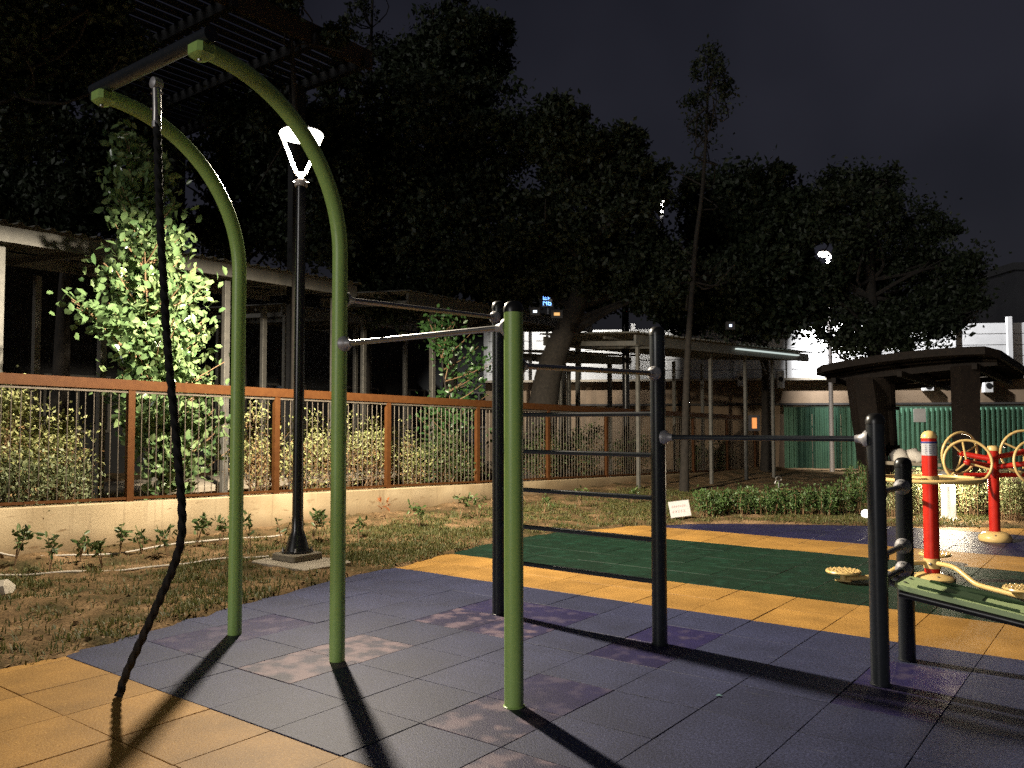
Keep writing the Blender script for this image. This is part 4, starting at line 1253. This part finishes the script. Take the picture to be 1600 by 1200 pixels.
for k, (f, w_, h_, lab) in enumerate([(.40, .34, .22, "pale sack at the left end of the pavilion bench"), (.66, .42, .24, "large crumpled white sack on the pavilion bench"), (.88, .30, .16, "small white sack at the right end of the pavilion bench")]):
    c = s0 + (s1 - s0) * f + ZZ * .03
    b = MB(); b.lathe([(w_ * .40, 0), (w_ * .5, h_ * .25), (w_ * .46, h_ * .6), (w_ * .28, h_ * .92), (w_ * .08, h_)], c, 22)
    v_ = b.v[-1]; v_ += (vnoise(v_[:, 0] * 9, v_[:, 2] * 9 + v_[:, 1] * 5, 1, k)[:, None] - .5) * .10 * np.array([1, 1, .4])
    tag(b.build("sack", mat("white_sack", (.60, .55, .48), (.70, .65, .57), scale=10, rough=.8, bump=.4, bscale=20), None, angle=80), lab, "sack", "sacks on the pavilion bench")

# ------------------------------------------------------------------ white barrier wall, beige wall, green hoarding
WA, WB = at(760, 600, 27.0), at(1760, 600, 24.2)
wdir = WB - WA; wdir[2] = 0; Lw = np.linalg.norm(wdir); wdir /= Lw; wn_ = np.cross(wdir, ZZ); wn_ = wn_ if wn_ @ FH < 0 else -wn_
WHITEWALL = mat("white_barrier", (.56, .56, .55), (.70, .70, .69), scale=1.4, rough=.7, lo=.3, hi=.6)
bar_ = thing("barrier_wall", (WA[0] + wdir[0] * Lw / 2, WA[1] + wdir[1] * Lw / 2, 0), "white panelled barrier wall lit behind the trees", "wall")
nb = 12; bw = Lw / nb; z0w, z1w = 2.72, 4.38
bt_mesh = MB().box((0, 0, 0), (bw - .02, .05, .318), bevel=.008).mesh("panel", WHITEWALL)
ang = math.atan2(wdir[1], wdir[0])
ob0 = np.array(bar_.location)
for k in range(nb):
    for r_ in range(5):
        c = WA + wdir * (k + .5) * bw; c[2] = z0w + .166 + r_ * .332
        o = link("panel", bt_mesh, bar_, tuple(c - ob0)); o.rotation_euler = (0, 0, ang)
    c = WA + wdir * k * bw; c[2] = (z0w + z1w) / 2 + .07
    b = MB(); b.box(c + wn_ * .06, (.13, .14, z1w - z0w + .2), (wdir, wn_, ZZ)); b.build("post", WHITEWALL, bar_)
b = MB(); c = WA + wdir * Lw / 2; c[2] = (z0w + z1w) / 2; b.box(c - wn_ * .06, (Lw, .03, z1w - z0w), (wdir, wn_, ZZ)); b.build("backing", WHITEWALL, bar_)
# beige wall below
BEIGE = mat("beige_plaster", (.18, .122, .072), (.27, .19, .118), scale=1.2, rough=.8, bump=.2, bscale=20)
bw_ = thing("beige_wall", (ob0[0], ob0[1], 0), "stained beige plaster wall below the white barrier", "wall")
c = WA + wdir * Lw / 2; c[2] = 1.33; b = MB(); b.box(c + wn_ * .05, (Lw, .3, 2.72), (wdir, wn_, ZZ)); b.build("wall_body", BEIGE, bw_)
c[2] = 2.74; b = MB(); b.box(c + wn_ * .12, (Lw, .5, .07), (wdir, wn_, ZZ)); b.build("coping", CONC, bw_)
c[2] = 1.98; b = MB(); b.box(c + wn_ * .27, (Lw, .1, .06), (wdir, wn_, ZZ)); b.build("conduit", mat("dark_conduit", (.05, .045, .04), rough=.7), bw_)
for px, py, w_, h_, lab in [(1444, 604, .30, .30, "white utility box on the beige wall, left of the pavilion's front post"), (1531, 604, .26, .42, "white utility box on the beige wall, right of the pavilion's front post"), (1222, 592, .22, .55, "narrow white utility box on the beige wall near the shelter"), (1160, 590, .2, .5, "dim narrow utility box on the beige wall between shelter posts")]:
    q = at(px, py, 25.0); tt = (q - WA) @ wdir; q2 = WA + wdir * tt + wn_ * .32; q2[2] = q[2]
    ut = thing("utility_box", q2, lab, "utility box", "utility boxes on the beige wall")
    b = MB(); b.box(q2, (w_, .22, h_), (wdir, wn_, ZZ), bevel=.02); b.build("box_body", WHITE, ut)
    b = MB(); b.lathe([(w_ * .32, .111), (w_ * .34, .118), (w_ * .2, .12)], q2, 16, axis=wn_); b.build("fan_grille", BLACK, ut)
# corrugated green hoarding
HGREEN = mat("green_hoarding", (.075, .175, .11), (.10, .22, .14), scale=3, rough=.45)
ho = thing("green_hoarding", tuple(at(1420, 656, 22.5) * np.array([1, 1, 0])), "green corrugated metal hoarding behind the pavilion", "hoarding")
ha, hb = at(1225, 660, 24.3), at(1690, 660, 23.0); hd = hb - ha; hd[2] = 0; Lh = np.linalg.norm(hd); hd /= Lh; hn = np.cross(hd, ZZ); hn = hn if hn @ FH < 0 else -hn
ns = 10
for k in range(ns):
    a0 = ha + hd * Lh * k / ns; vs = []; fs = []; cnt = 0
    w_ = Lh / ns - .01; nr = 6
    prof = []
    for r_ in range(nr):
        x0 = w_ * r_ / nr; dx = w_ / nr
        prof += [(x0, 0), (x0 + dx * .42, 0), (x0 + dx * .5, .06), (x0 + dx * .92, .06)]
    prof.append((w_, 0))
    for x_, dn in prof:
        for z_ in (.1, 1.84):
            q = a0 + hd * x_ + hn * dn; vs.append((q[0], q[1], z_))
    for i in range(len(prof) - 1): fs.append((2 * i, 2 * i + 2, 2 * i + 3, 2 * i + 1))
    b = MB(); b.add(vs, fs); b.build("sheet", HGREEN, ho, smooth=False)
for z_ in (.55, 1.30, 1.86):
    b = MB(); b.bar(np.array([ha[0], ha[1], z_]) - hn * .03, np.array([hb[0], hb[1], z_]) - hn * .03, .05, .05); b.build("rail", mat("hoarding_rail", (.06, .12, .08), rough=.6), ho)
q = at(1437, 649, 23.5)
b = MB(); b.box(q, (.32, .02, .38), (hd, hn, ZZ)); o = b.build("notice_sheet", mat("grey_notice", (.32, .30, .26), (.38, .36, .31), rough=.7)); tag(o, "grey paper notice fixed to the green hoarding", "notice")

# ------------------------------------------------------------------ shelters behind the fence
def corrugated(b, p0, p1, wv, pitch=.20, amp=.035, thick=.0, slope=0.0):
    """corrugated sheet: ridges run along wv; edge along p0->p1"""
    d = p1 - p0; L = np.linalg.norm(d); d = d / L
    n_ = int(L / pitch); vs = []; fs = []
    for k in range(n_ + 1):
        for s, h in ((0, 0), (.25, 0), (.38, amp), (.62, amp), (.75, 0)):
            x = min(L, (k + s) * pitch)
            for t in (0, 1):
                vs.append(p0 + d * x + wv * t + ZZ * (h + slope * t))
    m = len(vs) // 2
    for i in range(m - 1): fs.append((2 * i, 2 * i + 2, 2 * i + 3, 2 * i + 1))
    b.add(vs, fs)
def shelter(label, p0, p1, zt, width, post_t, fas=.20, gz=.34, pr=.05, back=None):
    """p0 -> p1: plan line of the front edge; roof reaches back by width"""
    p0 = np.array([p0[0], p0[1], 0.0]); p1 = np.array([p1[0], p1[1], 0.0]); d = p1 - p0; L = np.linalg.norm(d); d /= L
    bk = np.array([-d[1], d[0], 0.0]); mid = (p0 + p1) / 2
    if (mid + bk - CAM) @ FH < (mid - CAM) @ FH: bk = -bk
    AX = (d, -bk, ZZ)
    root = thing("walkway_shelter", (mid[0], mid[1], gz), label, "shelter", "metal walkway shelters beyond the fence")
    e0 = p0 - d * .1 - bk * .10 + ZZ * (zt + .02); e1 = p1 + d * .1 - bk * .10 + ZZ * (zt + .02)
    b = MB(); corrugated(b, e0, e1, bk * (width + .2), slope=.18); b.build("roof_sheet", ROOF, root, smooth=False)
    for f in (0, 1):
        b = MB(); b.box(mid + bk * width * f + ZZ * (zt - fas / 2 - .01 + .16 * f), (L, .06, fas), AX); b.build("fascia", GALV, root)
    t = .3
    while t < L:
        b = MB(); b.bar(p0 + d * t + bk * .04 + ZZ * (zt - .16), p0 + d * t + bk * (width - .04) + ZZ * zt, .05, .10, up=ZZ); b.build("rafter", GALV, root); t += 1.05
    for f in (.33, .67):
        b = MB(); b.box(mid + bk * width * f + ZZ * (zt - .05 + .16 * f), (L - .1, .05, .05), AX); b.build("purlin", GALV, root)
    for t in post_t:
        for f in (.25, width - .25):
            b = MB(); b.box(p0 + d * t + bk * f + ZZ * ((gz + zt - .2) / 2 - .05), (pr * 2, pr * 2, zt - .2 - gz + .1), AX, bevel=.008); b.build("post", GALV, root)
    return root, p0, d, bk
shelter("long corrugated walkway shelter behind the lit shrub at left", (-7.2, -2.5), (-7.2, 7.9), 3.98, 2.6, (1.3, 4.5, 5.85, 7.85, 10.1))
shelter("corrugated walkway shelter behind the straight green post", (-7.25, 9.3), (-7.25, 16.2), 4.02, 2.6, (1.0, 3.9, 6.6))
shelter("lower far shelter seen between the lamp pole and the right arch", (-11.5, 9.5), (-11.5, 14.0), 4.15, 3.2, (.3, 2.5, 4.3))
q0, q1 = at(992, 525, 17.0), at(1262, 551, 22.0)
sd, sp0, sdd, sbk = shelter("shelter with a pale light strip beyond the placard", q0, q1, 3.24, 2.6, (.4, 3.1, 4.6, 5.9), gz=.0, pr=.036)
Ls = np.linalg.norm((q1 - q0)[:2]); ca, cb = sp0 + sdd * Ls * .51, sp0 + sdd * Ls * .91
b = MB(); b.bar(ca - sbk * .05 + ZZ * 3.16, cb - sbk * .05 + ZZ * 3.16, .03, .12, up=sbk); b.build("light_strip", emis("cool_strip_glow", (.72, .84, .80), .8), sd)
shelter("small dark corrugated shelter in front of the white barrier", at(872, 538, 21), at(985, 549, 22.5), 3.2, 2.2, (.3, 2.0), gz=.0)
# slab of the walkway
b = MB(); b.box((-9.0, 4.5, .37), (2.2, 20, .12), bevel=.02); sl = b.build("walkway_slab", CONC); tag(sl, "pale concrete walkway slab under the shelters", kind="structure")

# ------------------------------------------------------------------ added dark backdrop, shaped as a low building, behind the shelters
DKB = mat("dark_backdrop_wall", (.020, .021, .022), (.030, .031, .032), scale=.7, rough=.8)
lb = thing("backdrop_building", (-17, 2, 0), "added dark backdrop shaped as a low building behind the left shelters", "building")
b = MB(); b.box((-18.5, 4, 2.6), (5, 44, 5.4)); b.build("wall", DKB, lb)
b = MB(); b.box((-18.3, 4, 5.45), (5.8, 45, .28)); b.build("roof", DKB, lb)
for k in range(13):
    y = -14 + k * 3.0
    b = MB(); b.box((-15.97, y, 1.9), (.06, 1.5, 1.3)); w_ = b.build("window", mat("black_glass", (.01, .011, .013), rough=.12), lb)
    b = MB()
    for dy in (-.75, 0, .75): b.box((-15.93, y + dy, 1.9), (.05, .06, 1.3))
    for dz in (-.66, .66): b.box((-15.925, y, 1.9 + dz), (.05, 1.56, .06))
    b.build("frame", GALV, w_)

# ------------------------------------------------------------------ trees
LEAF_T1 = leaf_mat("dark_tree_leaf", (.014, .024, .010), (.027, .040, .017), rough=.6, trans=.15)
LEAF_T2 = leaf_mat("olive_tree_leaf", (.016, .025, .010), (.030, .042, .018), rough=.6, trans=.15)
GAPS = [(855, 470, 13, 30), (868, 491, 9, 30), (836, 487, 8, 30), (1287, 396, 21, 40), (1035, 313, 8, 40), (1141, 509, 6, 30), (1298, 430, 6, 40), (1298, 455, 5, 40), (1298, 480, 5, 40)]
def clear_views(P):
    '''natural gaps in the crowns where far lights shine through'''
    q = P - CAM; z = q @ FWD; x = 800 + FPX * (q @ RGT) / z; y = 600 - FPX * (q @ UP) / z
    ok = np.ones(len(P), bool)
    for gx_, gy_, r_, d_ in GAPS: ok &= ~((np.hypot(x - gx_, y - gy_) < r_) & (z < d_))
    return P[ok]
def tree(name, label, d, foot_px, trunk_px, blobs, n, leaf, m_, r0=.22, group="trees beyond the fence", limbs=8, clumps=60, spread=.17, dfoot=None):
    s = d / FPX
    f = at(foot_px, 700, dfoot or d); base = np.array([f[0], f[1], 0.0])
    root = thing(name, base, label, "tree", group)
    nt_ = len(trunk_px); df = dfoot or d
    tp = [base - ZZ * .1] + [at(x, y, df + (d - df) * max(0.0, (k_ - 1) / max(1, nt_ - 2))) for k_, (x, y) in enumerate(trunk_px)]
    path = resample(tp, 18)
    b = MB(); rad = np.linspace(r0, r0 * .28, 18); rad[:3] *= np.array([1.35, 1.15, 1.05]); b.tube(path, rad, n=10)
    B = []
    for (x, y, rx, ry, wgt) in blobs:
        B.append((at(x, y, d) + FH * rng.normal() * .5, (rx * s, rx * s * .8, ry * s), wgt))
    # blob radii are camera-aligned enough: rx used for both plan axes
    for c, rad_, w_ in B:
        for _ in range(max(2, limbs // 2)):
            t = c + rng.normal(size=3) * np.array(rad_) * .45
            k = int(np.clip(np.argmin(abs(path[:, 2] - (t[2] - rad_[2] * .9))), 3, 17))
            b.tube(resample([path[k], (path[k] + t) / 2 + rng.normal(size=3) * .25 - ZZ * .1, t], 8), np.linspace(rad[k] * .45, .012, 8), n=6)
    b.build("trunk", BARK, root)
    P = clear_views(clump_points(B, n, spread, clumps))
    leaf_mesh("crown", P, leaf, m_, root, aspect=.55, up=.1)
    return root
tree("broad_tree", "large dark tree rising highest in the middle, behind the right arch", 19, 700, [(705, 520), (700, 400), (690, 260)],
     [(640, 110, 55, 60, .6), (710, 95, 70, 70, 1), (775, 60, 22, 60, .25), (660, 220, 110, 90, 1.3), (760, 230, 70, 90, 1), (620, 350, 120, 90, 1.3), (740, 370, 110, 90, 1.3), (640, 440, 110, 60, 1), (790, 430, 70, 60, .8)], 10500, .13, LEAF_T1)
tree("banyan_tree", "wide banyan tree with thick leaning trunk behind the straight green post", 18, 838, [(850, 600), (876, 530), (905, 470), (925, 400), (930, 320)],
     [(930, 430, 100, 45, .8), (1010, 440, 60, 60, .6), (870, 230, 55, 50, .7), (950, 250, 45, 45, .5), (905, 320, 100, 70, 1.1), (1000, 300, 45, 50, .6), (850, 400, 80, 60, .8), (985, 390, 70, 80, .8)], 10000, .125, LEAF_T2, r0=.42)
tree("slender_tree", "tall slender bare-trunked tree with a sparse tip right of centre", 17, 1068, [(1073, 560), (1082, 450), (1086, 380), (1097, 310), (1103, 220), (1106, 140)],
     [(1094, 130, 22, 30, .10), (1118, 150, 20, 34, .09), (1086, 170, 20, 30, .07), (1108, 200, 20, 34, .07), (1100, 250, 18, 30, .03), (1060, 400, 30, 34, .04), (1135, 420, 34, 28, .04)], 3800, .085, LEAF_T2, r0=.085, limbs=10, clumps=110, spread=.34)
tree("round_tree", "dark round-topped tree between the slender tree and the street light", 20.1, 1197, [(1197, 620), (1196, 530), (1175, 470), (1155, 380)],
     [(1090, 480, 70, 55, .8), (1180, 490, 70, 40, .7), (1240, 440, 45, 70, .6), (1150, 330, 85, 65, 1.1), (1100, 400, 60, 70, .7), (1200, 400, 75, 80, 1), (1150, 450, 95, 60, .9)], 9500, .15, LEAF_T1, r0=.15, dfoot=23.6)
tree("spreading_tree", "wide spreading tree in front of the white barrier at right", 18.5, 1372, [(1368, 560), (1362, 470), (1358, 380), (1362, 300)],
     [(1358, 295, 62, 55, .5), (1325, 360, 60, 60, .5), (1410, 360, 75, 70, .6), (1305, 440, 45, 50, .4), (1390, 450, 85, 55, .65), (1465, 430, 55, 50, .5), (1440, 490, 60, 30, .4), (1330, 520, 55, 34, .3), (1400, 525, 60, 28, .3), (1490, 485, 34, 24, .25)], 8500, .11, LEAF_T2, limbs=14, spread=.24)
tree("left_tree", "dense dark tree above the long shelter at left", 15, 90, [(95, 600), (100, 450), (110, 330)],
     [(60, 250, 120, 110, 1.2), (180, 240, 90, 90, .9), (30, 130, 80, 80, .6), (130, 350, 110, 60, .8)], 8500, .12, LEAF_T1)
tree("near_left_tree", "dark leafy bough hanging into the upper left corner", 10.5, -150, [(-150, 500), (-140, 250), (-60, 120)],
     [(20, 60, 110, 80, 1), (130, 40, 80, 60, .7), (-60, 150, 100, 90, .7), (190, 15, 40, 30, .25)], 4200, .11, LEAF_T1)
tree("middle_tree", "dense dark tree between the two green arches", 17, 372, [(373, 560), (374, 440), (380, 330)],
     [(420, 220, 90, 80, 1), (500, 230, 80, 90, 1), (470, 330, 110, 80, 1.1), (350, 320, 80, 80, .8), (530, 130, 36, 40, .3)], 8500, .125, LEAF_T1)
tree("thin_tree", "thin twin-stemmed tree against the sky behind the right arch's top", 23, 575, [(575, 400), (576, 200), (580, 60), (582, 0)],
     [(575, 60, 30, 40, .10), (590, 110, 30, 30, .08), (560, 30, 26, 30, .08), (585, 10, 20, 30, .06)], 4500, .10, LEAF_T2, r0=.12, limbs=8, clumps=40, spread=.2)
tree("overhanging_tree", "leafy tree top overhanging the picture's upper left edge", 14, 464, [(464, 420), (463, 200), (455, 60)],
     [(430, -5, 45, 22, .22), (470, 30, 34, 22, .12), (525, 60, 24, 30, .14), (400, -30, 50, 25, .25)], 4500, .10, LEAF_T2, r0=.12, limbs=4, clumps=40)

# ------------------------------------------------------------------ slatted canopy overhead at upper left
CANM = mat("near_black_steel", (.008, .008, .009), (.013, .013, .014), rough=.6)
can = thing("slatted_canopy", (-8.5, 4.8, 0), "tall slatted steel canopy high above the trees at upper left", "canopy")
zc = 8.0
for k in range(24):
    x = -6.75 - k * .26
    b = MB(); b.box((x, 4.4, zc), (.13, 6.4, .05)); b.build("slat", CANM, can)
for y in (1.4, 3.1, 4.8, 6.4, 7.5):
    b = MB(); b.box((-9.7, y, zc - .13), (6.4, .12, .18)); b.build("beam", CANM, can)
b = MB(); b.box((-6.62, 4.4, zc - .02), (.08, 6.6, .34)); b.build("edge_beam", mat("brown_edge_beam", (.03, .020, .012), (.045, .03, .018), rough=.6), can)
for x, y in ((-12.4, 7.4), (-12.4, 1.5), (-8.2, float(on_x(463, 300, -8.2)[1]))):
    b = MB(); b.box((x, y, (zc - .22) / 2), (.22, .22, zc - .22)); b.build("column", CANM, can)

# ------------------------------------------------------------------ far street light, unlit lamp, far buildings and lights
def street_light():
    d = 23.6
    b0 = at(1298, 600, d); base = np.array([b0[0], b0[1], 0]); top = at(1298, 400, d)
    root = thing("street_light", base, "far lit street light on a pale pole above the white barrier", "street light")
    b = MB(); b.lathe([(.07, 0), (.045, top[2])], base, 14); b.build("pole", LAMPW, root)
    hd_ = at(1286, 394, d)
    b = MB(); b.tube(resample([top - ZZ * .05, top + ZZ * .08, (top + hd_) / 2 + ZZ * .07, hd_ + ZZ * .04], 10), .03, n=8); b.build("arm", LAMPW, root)
    b = MB(); b.lathe([(.10, -.03), (.14, .0), (.12, .05), (.04, .09)], hd_, 18); b.build("lamp_head", LAMPW, root)
    b = MB(); b.lathe([(.02, -.15), (.10, -.12), (.14, -.05), (.12, -.028)], hd_, 18); b.build("lamp_globe", emis("street_glow", (1.0, .95, .88), 16), root)
    ld = bpy.data.lights.new("street_bulb", 'SPOT'); ld.energy = 4600; ld.color = (.97, .97, 1.0); ld.shadow_soft_size = .08; ld.spot_size = R(125); ld.spot_blend = .5
    lo = bpy.data.objects.new("street_bulb", ld); col.objects.link(lo); lo.parent = root; lo.location = tuple(hd_ - base - ZZ * .22); lo.rotation_euler = Vector((-FH * .55 - RH * 1.5 + ZZ)).to_track_quat('Z', 'Y').to_euler()
street_light()
d = 20.0; b0 = at(978, 600, d); base = np.array([b0[0], b0[1], 0]); top = at(978, 425, d)
ul = thing("unlit_lamp", base, "unlit dark park lamp post standing before the white barrier", "lamp")
b = MB(); b.lathe([(.09, 0), (.085, top[2])], base, 14); b.build("pole", POLE, ul)
hd_ = at(944, 419, d)
b = MB(); b.tube([top - ZZ * .1, hd_ - ZZ * .02], .03, n=8); b.build("arm", POLE, ul)
b = MB(); b.lathe([(.20, -.02), (.22, .0), (.20, .03), (.05, .06)], hd_, 24); b.build("lamp_head", mat("dim_lamp_disc", (.30, .28, .24), rough=.6), ul)

FARB = mat("far_building_grey", (.020, .020, .024), (.030, .030, .034), scale=.8, rough=.8)
def far_building(pxl, pxr, ytop, d, label, depth_=8):
    a = at(pxl, 600, d); c = at(pxr, 600, d); zt = at((pxl + pxr) / 2, ytop, d)[2]
    w = np.linalg.norm(c - a); m = (a + c) / 2 + FH * depth_ / 2
    root = thing("far_building", (m[0], m[1], 0), label, "building")
    b = MB(); b.box((m[0], m[1], zt / 2), (w, depth_, zt), (RH, FH, ZZ)); b.build("wall", FARB, root)
    b = MB(); b.box((m[0], m[1], zt + .15), (w + .4, depth_ + .4, .3), (RH, FH, ZZ)); b.build("roof", mat("far_roof", (.03, .03, .032), rough=.8), root)
    return root, d
fb, d = far_building(1500, 1591, 448, 38, "dark far building with an arched window above the barrier at right")
c = at(1563, 482, d - .1); Rw = 13 * d / FPX
b = MB(); vs = [c + RH * Rw * math.cos(a) + ZZ * Rw * math.sin(a) for a in np.linspace(0, math.pi, 17)] + [c - RH * Rw - ZZ * .18, c + RH * Rw - ZZ * .18]
b.add(vs + [q - FH * .06 for q in vs], [tuple(range(19, 38))] + [(i, (i + 1) % 19, 19 + (i + 1) % 19, 19 + i) for i in range(19)])
w_ = b.build("arched_window", mat("dusk_glass", (.10, .11, .16), rough=.3), fb, smooth=False); 
for k in (-.4, 0, .4):
    b = MB(); b.bar(c + RH * Rw * k - ZZ * .17 - FH * .08, c + RH * Rw * k + ZZ * Rw * .85 - FH * .08, .04, .03); b.build("mullion", FARB, w_)
c = at(1561, 494, d - .15); b = MB(); b.box(c, (.30, .05, .32), (RH, FH, ZZ)); b.build("lit_window", emis("cool_window", (.75, .78, 1.0), .8), fb)
fb2, d2 = far_building(1592, 1680, 421, 34, "tall grey far building cut by the right picture edge")
fb3, d3 = far_building(800, 905, 440, 42, "dark far building with a blue lit sign seen through the trees")
# blue sign, windows
c = at(855, 470, d3 - 16)   # in front of the crowns' gap: hung on its own mast at the compound edge
sg = thing("blue_sign", (c[0], c[1], 0), "small blue glowing sign seen through a gap in the trees", "sign")
s = (d3 - 16) / FPX
b = MB(); b.box(c + FH * .05, (16 * s, .04, 18 * s), (RH, FH, ZZ)); pb = b.build("sign_board", BLACK, sg)
b = MB(); b.bar(np.array([c[0], c[1], 0]) + FH * .1, c + FH * .1, .06, .06); b.build("sign_mast", POLE, sg)
b = MB()
for (x0, y0, x1, y1) in ((-6, 7, 0, 7), (-6, 4.5, -1, 4.5), (-6, 2, 0, 2), (-6, 7, -6, 2), (1.5, 7, 6, 7), (1.5, 7, 1.5, 2), (1.5, 4.4, 5, 4.4), (-6, -1, -6, -7), (-6, -1, -1, -4), (-1, -1, -1, -7), (1.5, -1, 1.5, -7), (1.5, -3, 6, -3), (1.5, -6.6, 6, -6.6), (5.5, -3, 5.5, -6.6)):
    b.bar(c + RH * x0 * s + ZZ * y0 * s, c + RH * (x1 + .01) * s + ZZ * y1 * s, 1.1 * s, .02)
b.build("sign_strokes", emis("blue_led", (.16, .38, 1.0), 1.6), pb)
def glint(px, py, d, w, h, colr, st, label, cat="window"):
    c = at(px, py, d); s = d / FPX
    root = thing("lit_window", c, label, cat)
    b = MB(); b.box(c, (w * s, .05, h * s), (RH, FH, ZZ)); b.build("pane", emis("glow_%d_%d" % (px, py), colr, st), root)
    b = MB()
    for sx in (-1, 1): b.box(c + RH * sx * (w * s / 2 + .03), (.05, .09, h * s + .1), (RH, FH, ZZ))
    b.box(c + ZZ * (h * s / 2 + .025), (w * s + .01, .09, .05), (RH, FH, ZZ)); b.box(c - ZZ * (h * s / 2 + .025), (w * s + .01, .09, .05), (RH, FH, ZZ))
    b.build("frame", FARB, root)
glint(870, 491, 16.5, 9, 5, (1.0, .55, .20), .7, "small orange lit window above the shelter roof")
glint(836, 487, 16.5, 6, 4, (.8, .9, 1.0), 1.6, "small white lit window left of the orange one")
def flood():
    d = 23.0; c = at(1035, 313, d)
    root = thing("flood_light", (c[0], c[1], 0), "bright white flood light high among the trees", "flood light")
    b = MB(); b.lathe([(.06, 0), (.045, c[2] + .05)], np.array([c[0], c[1], 0]) + FH * .12, 10); b.build("mast", POLE, root)
    nr = -FH * .25 - ZZ * .9; nr /= np.linalg.norm(nr)
    b = MB(); b.box(c, (.26, .16, .06), (RH, np.cross(nr, RH), nr), bevel=.012); b.build("housing", LAMPW, root)
    b = MB(); b.box(c + nr * .034, (.11, .06, .006), (RH, np.cross(nr, RH), nr)); b.build("lens", emis("flood_glow", (1.0, .96, .9), 8), root)
    ld = bpy.data.lights.new("flood_bulb", 'SPOT'); ld.energy = 4800; ld.color = (1, .96, .9); ld.shadow_soft_size = .06; ld.spot_size = R(58); ld.spot_blend = .5
    lo = bpy.data.objects.new("flood_bulb", ld); col.objects.link(lo); lo.parent = root; lo.location = tuple(c + nr * .1 + np.array([0, 0, 0]) - np.array([c[0], c[1], 0]))
    lo.rotation_euler = Vector(-(at(935, 528, 26.5) - c)).to_track_quat('Z', 'Y').to_euler()
flood()
glint(1141, 509, 16, 4, 4, (.6, .7, 1.0), 2.5, "tiny bluish light above the shelter with the strip")
glint(1178, 661, 17.5, 8, 17, (1.0, .38, .12), .35, "orange lit panel under the shelter with the light strip")
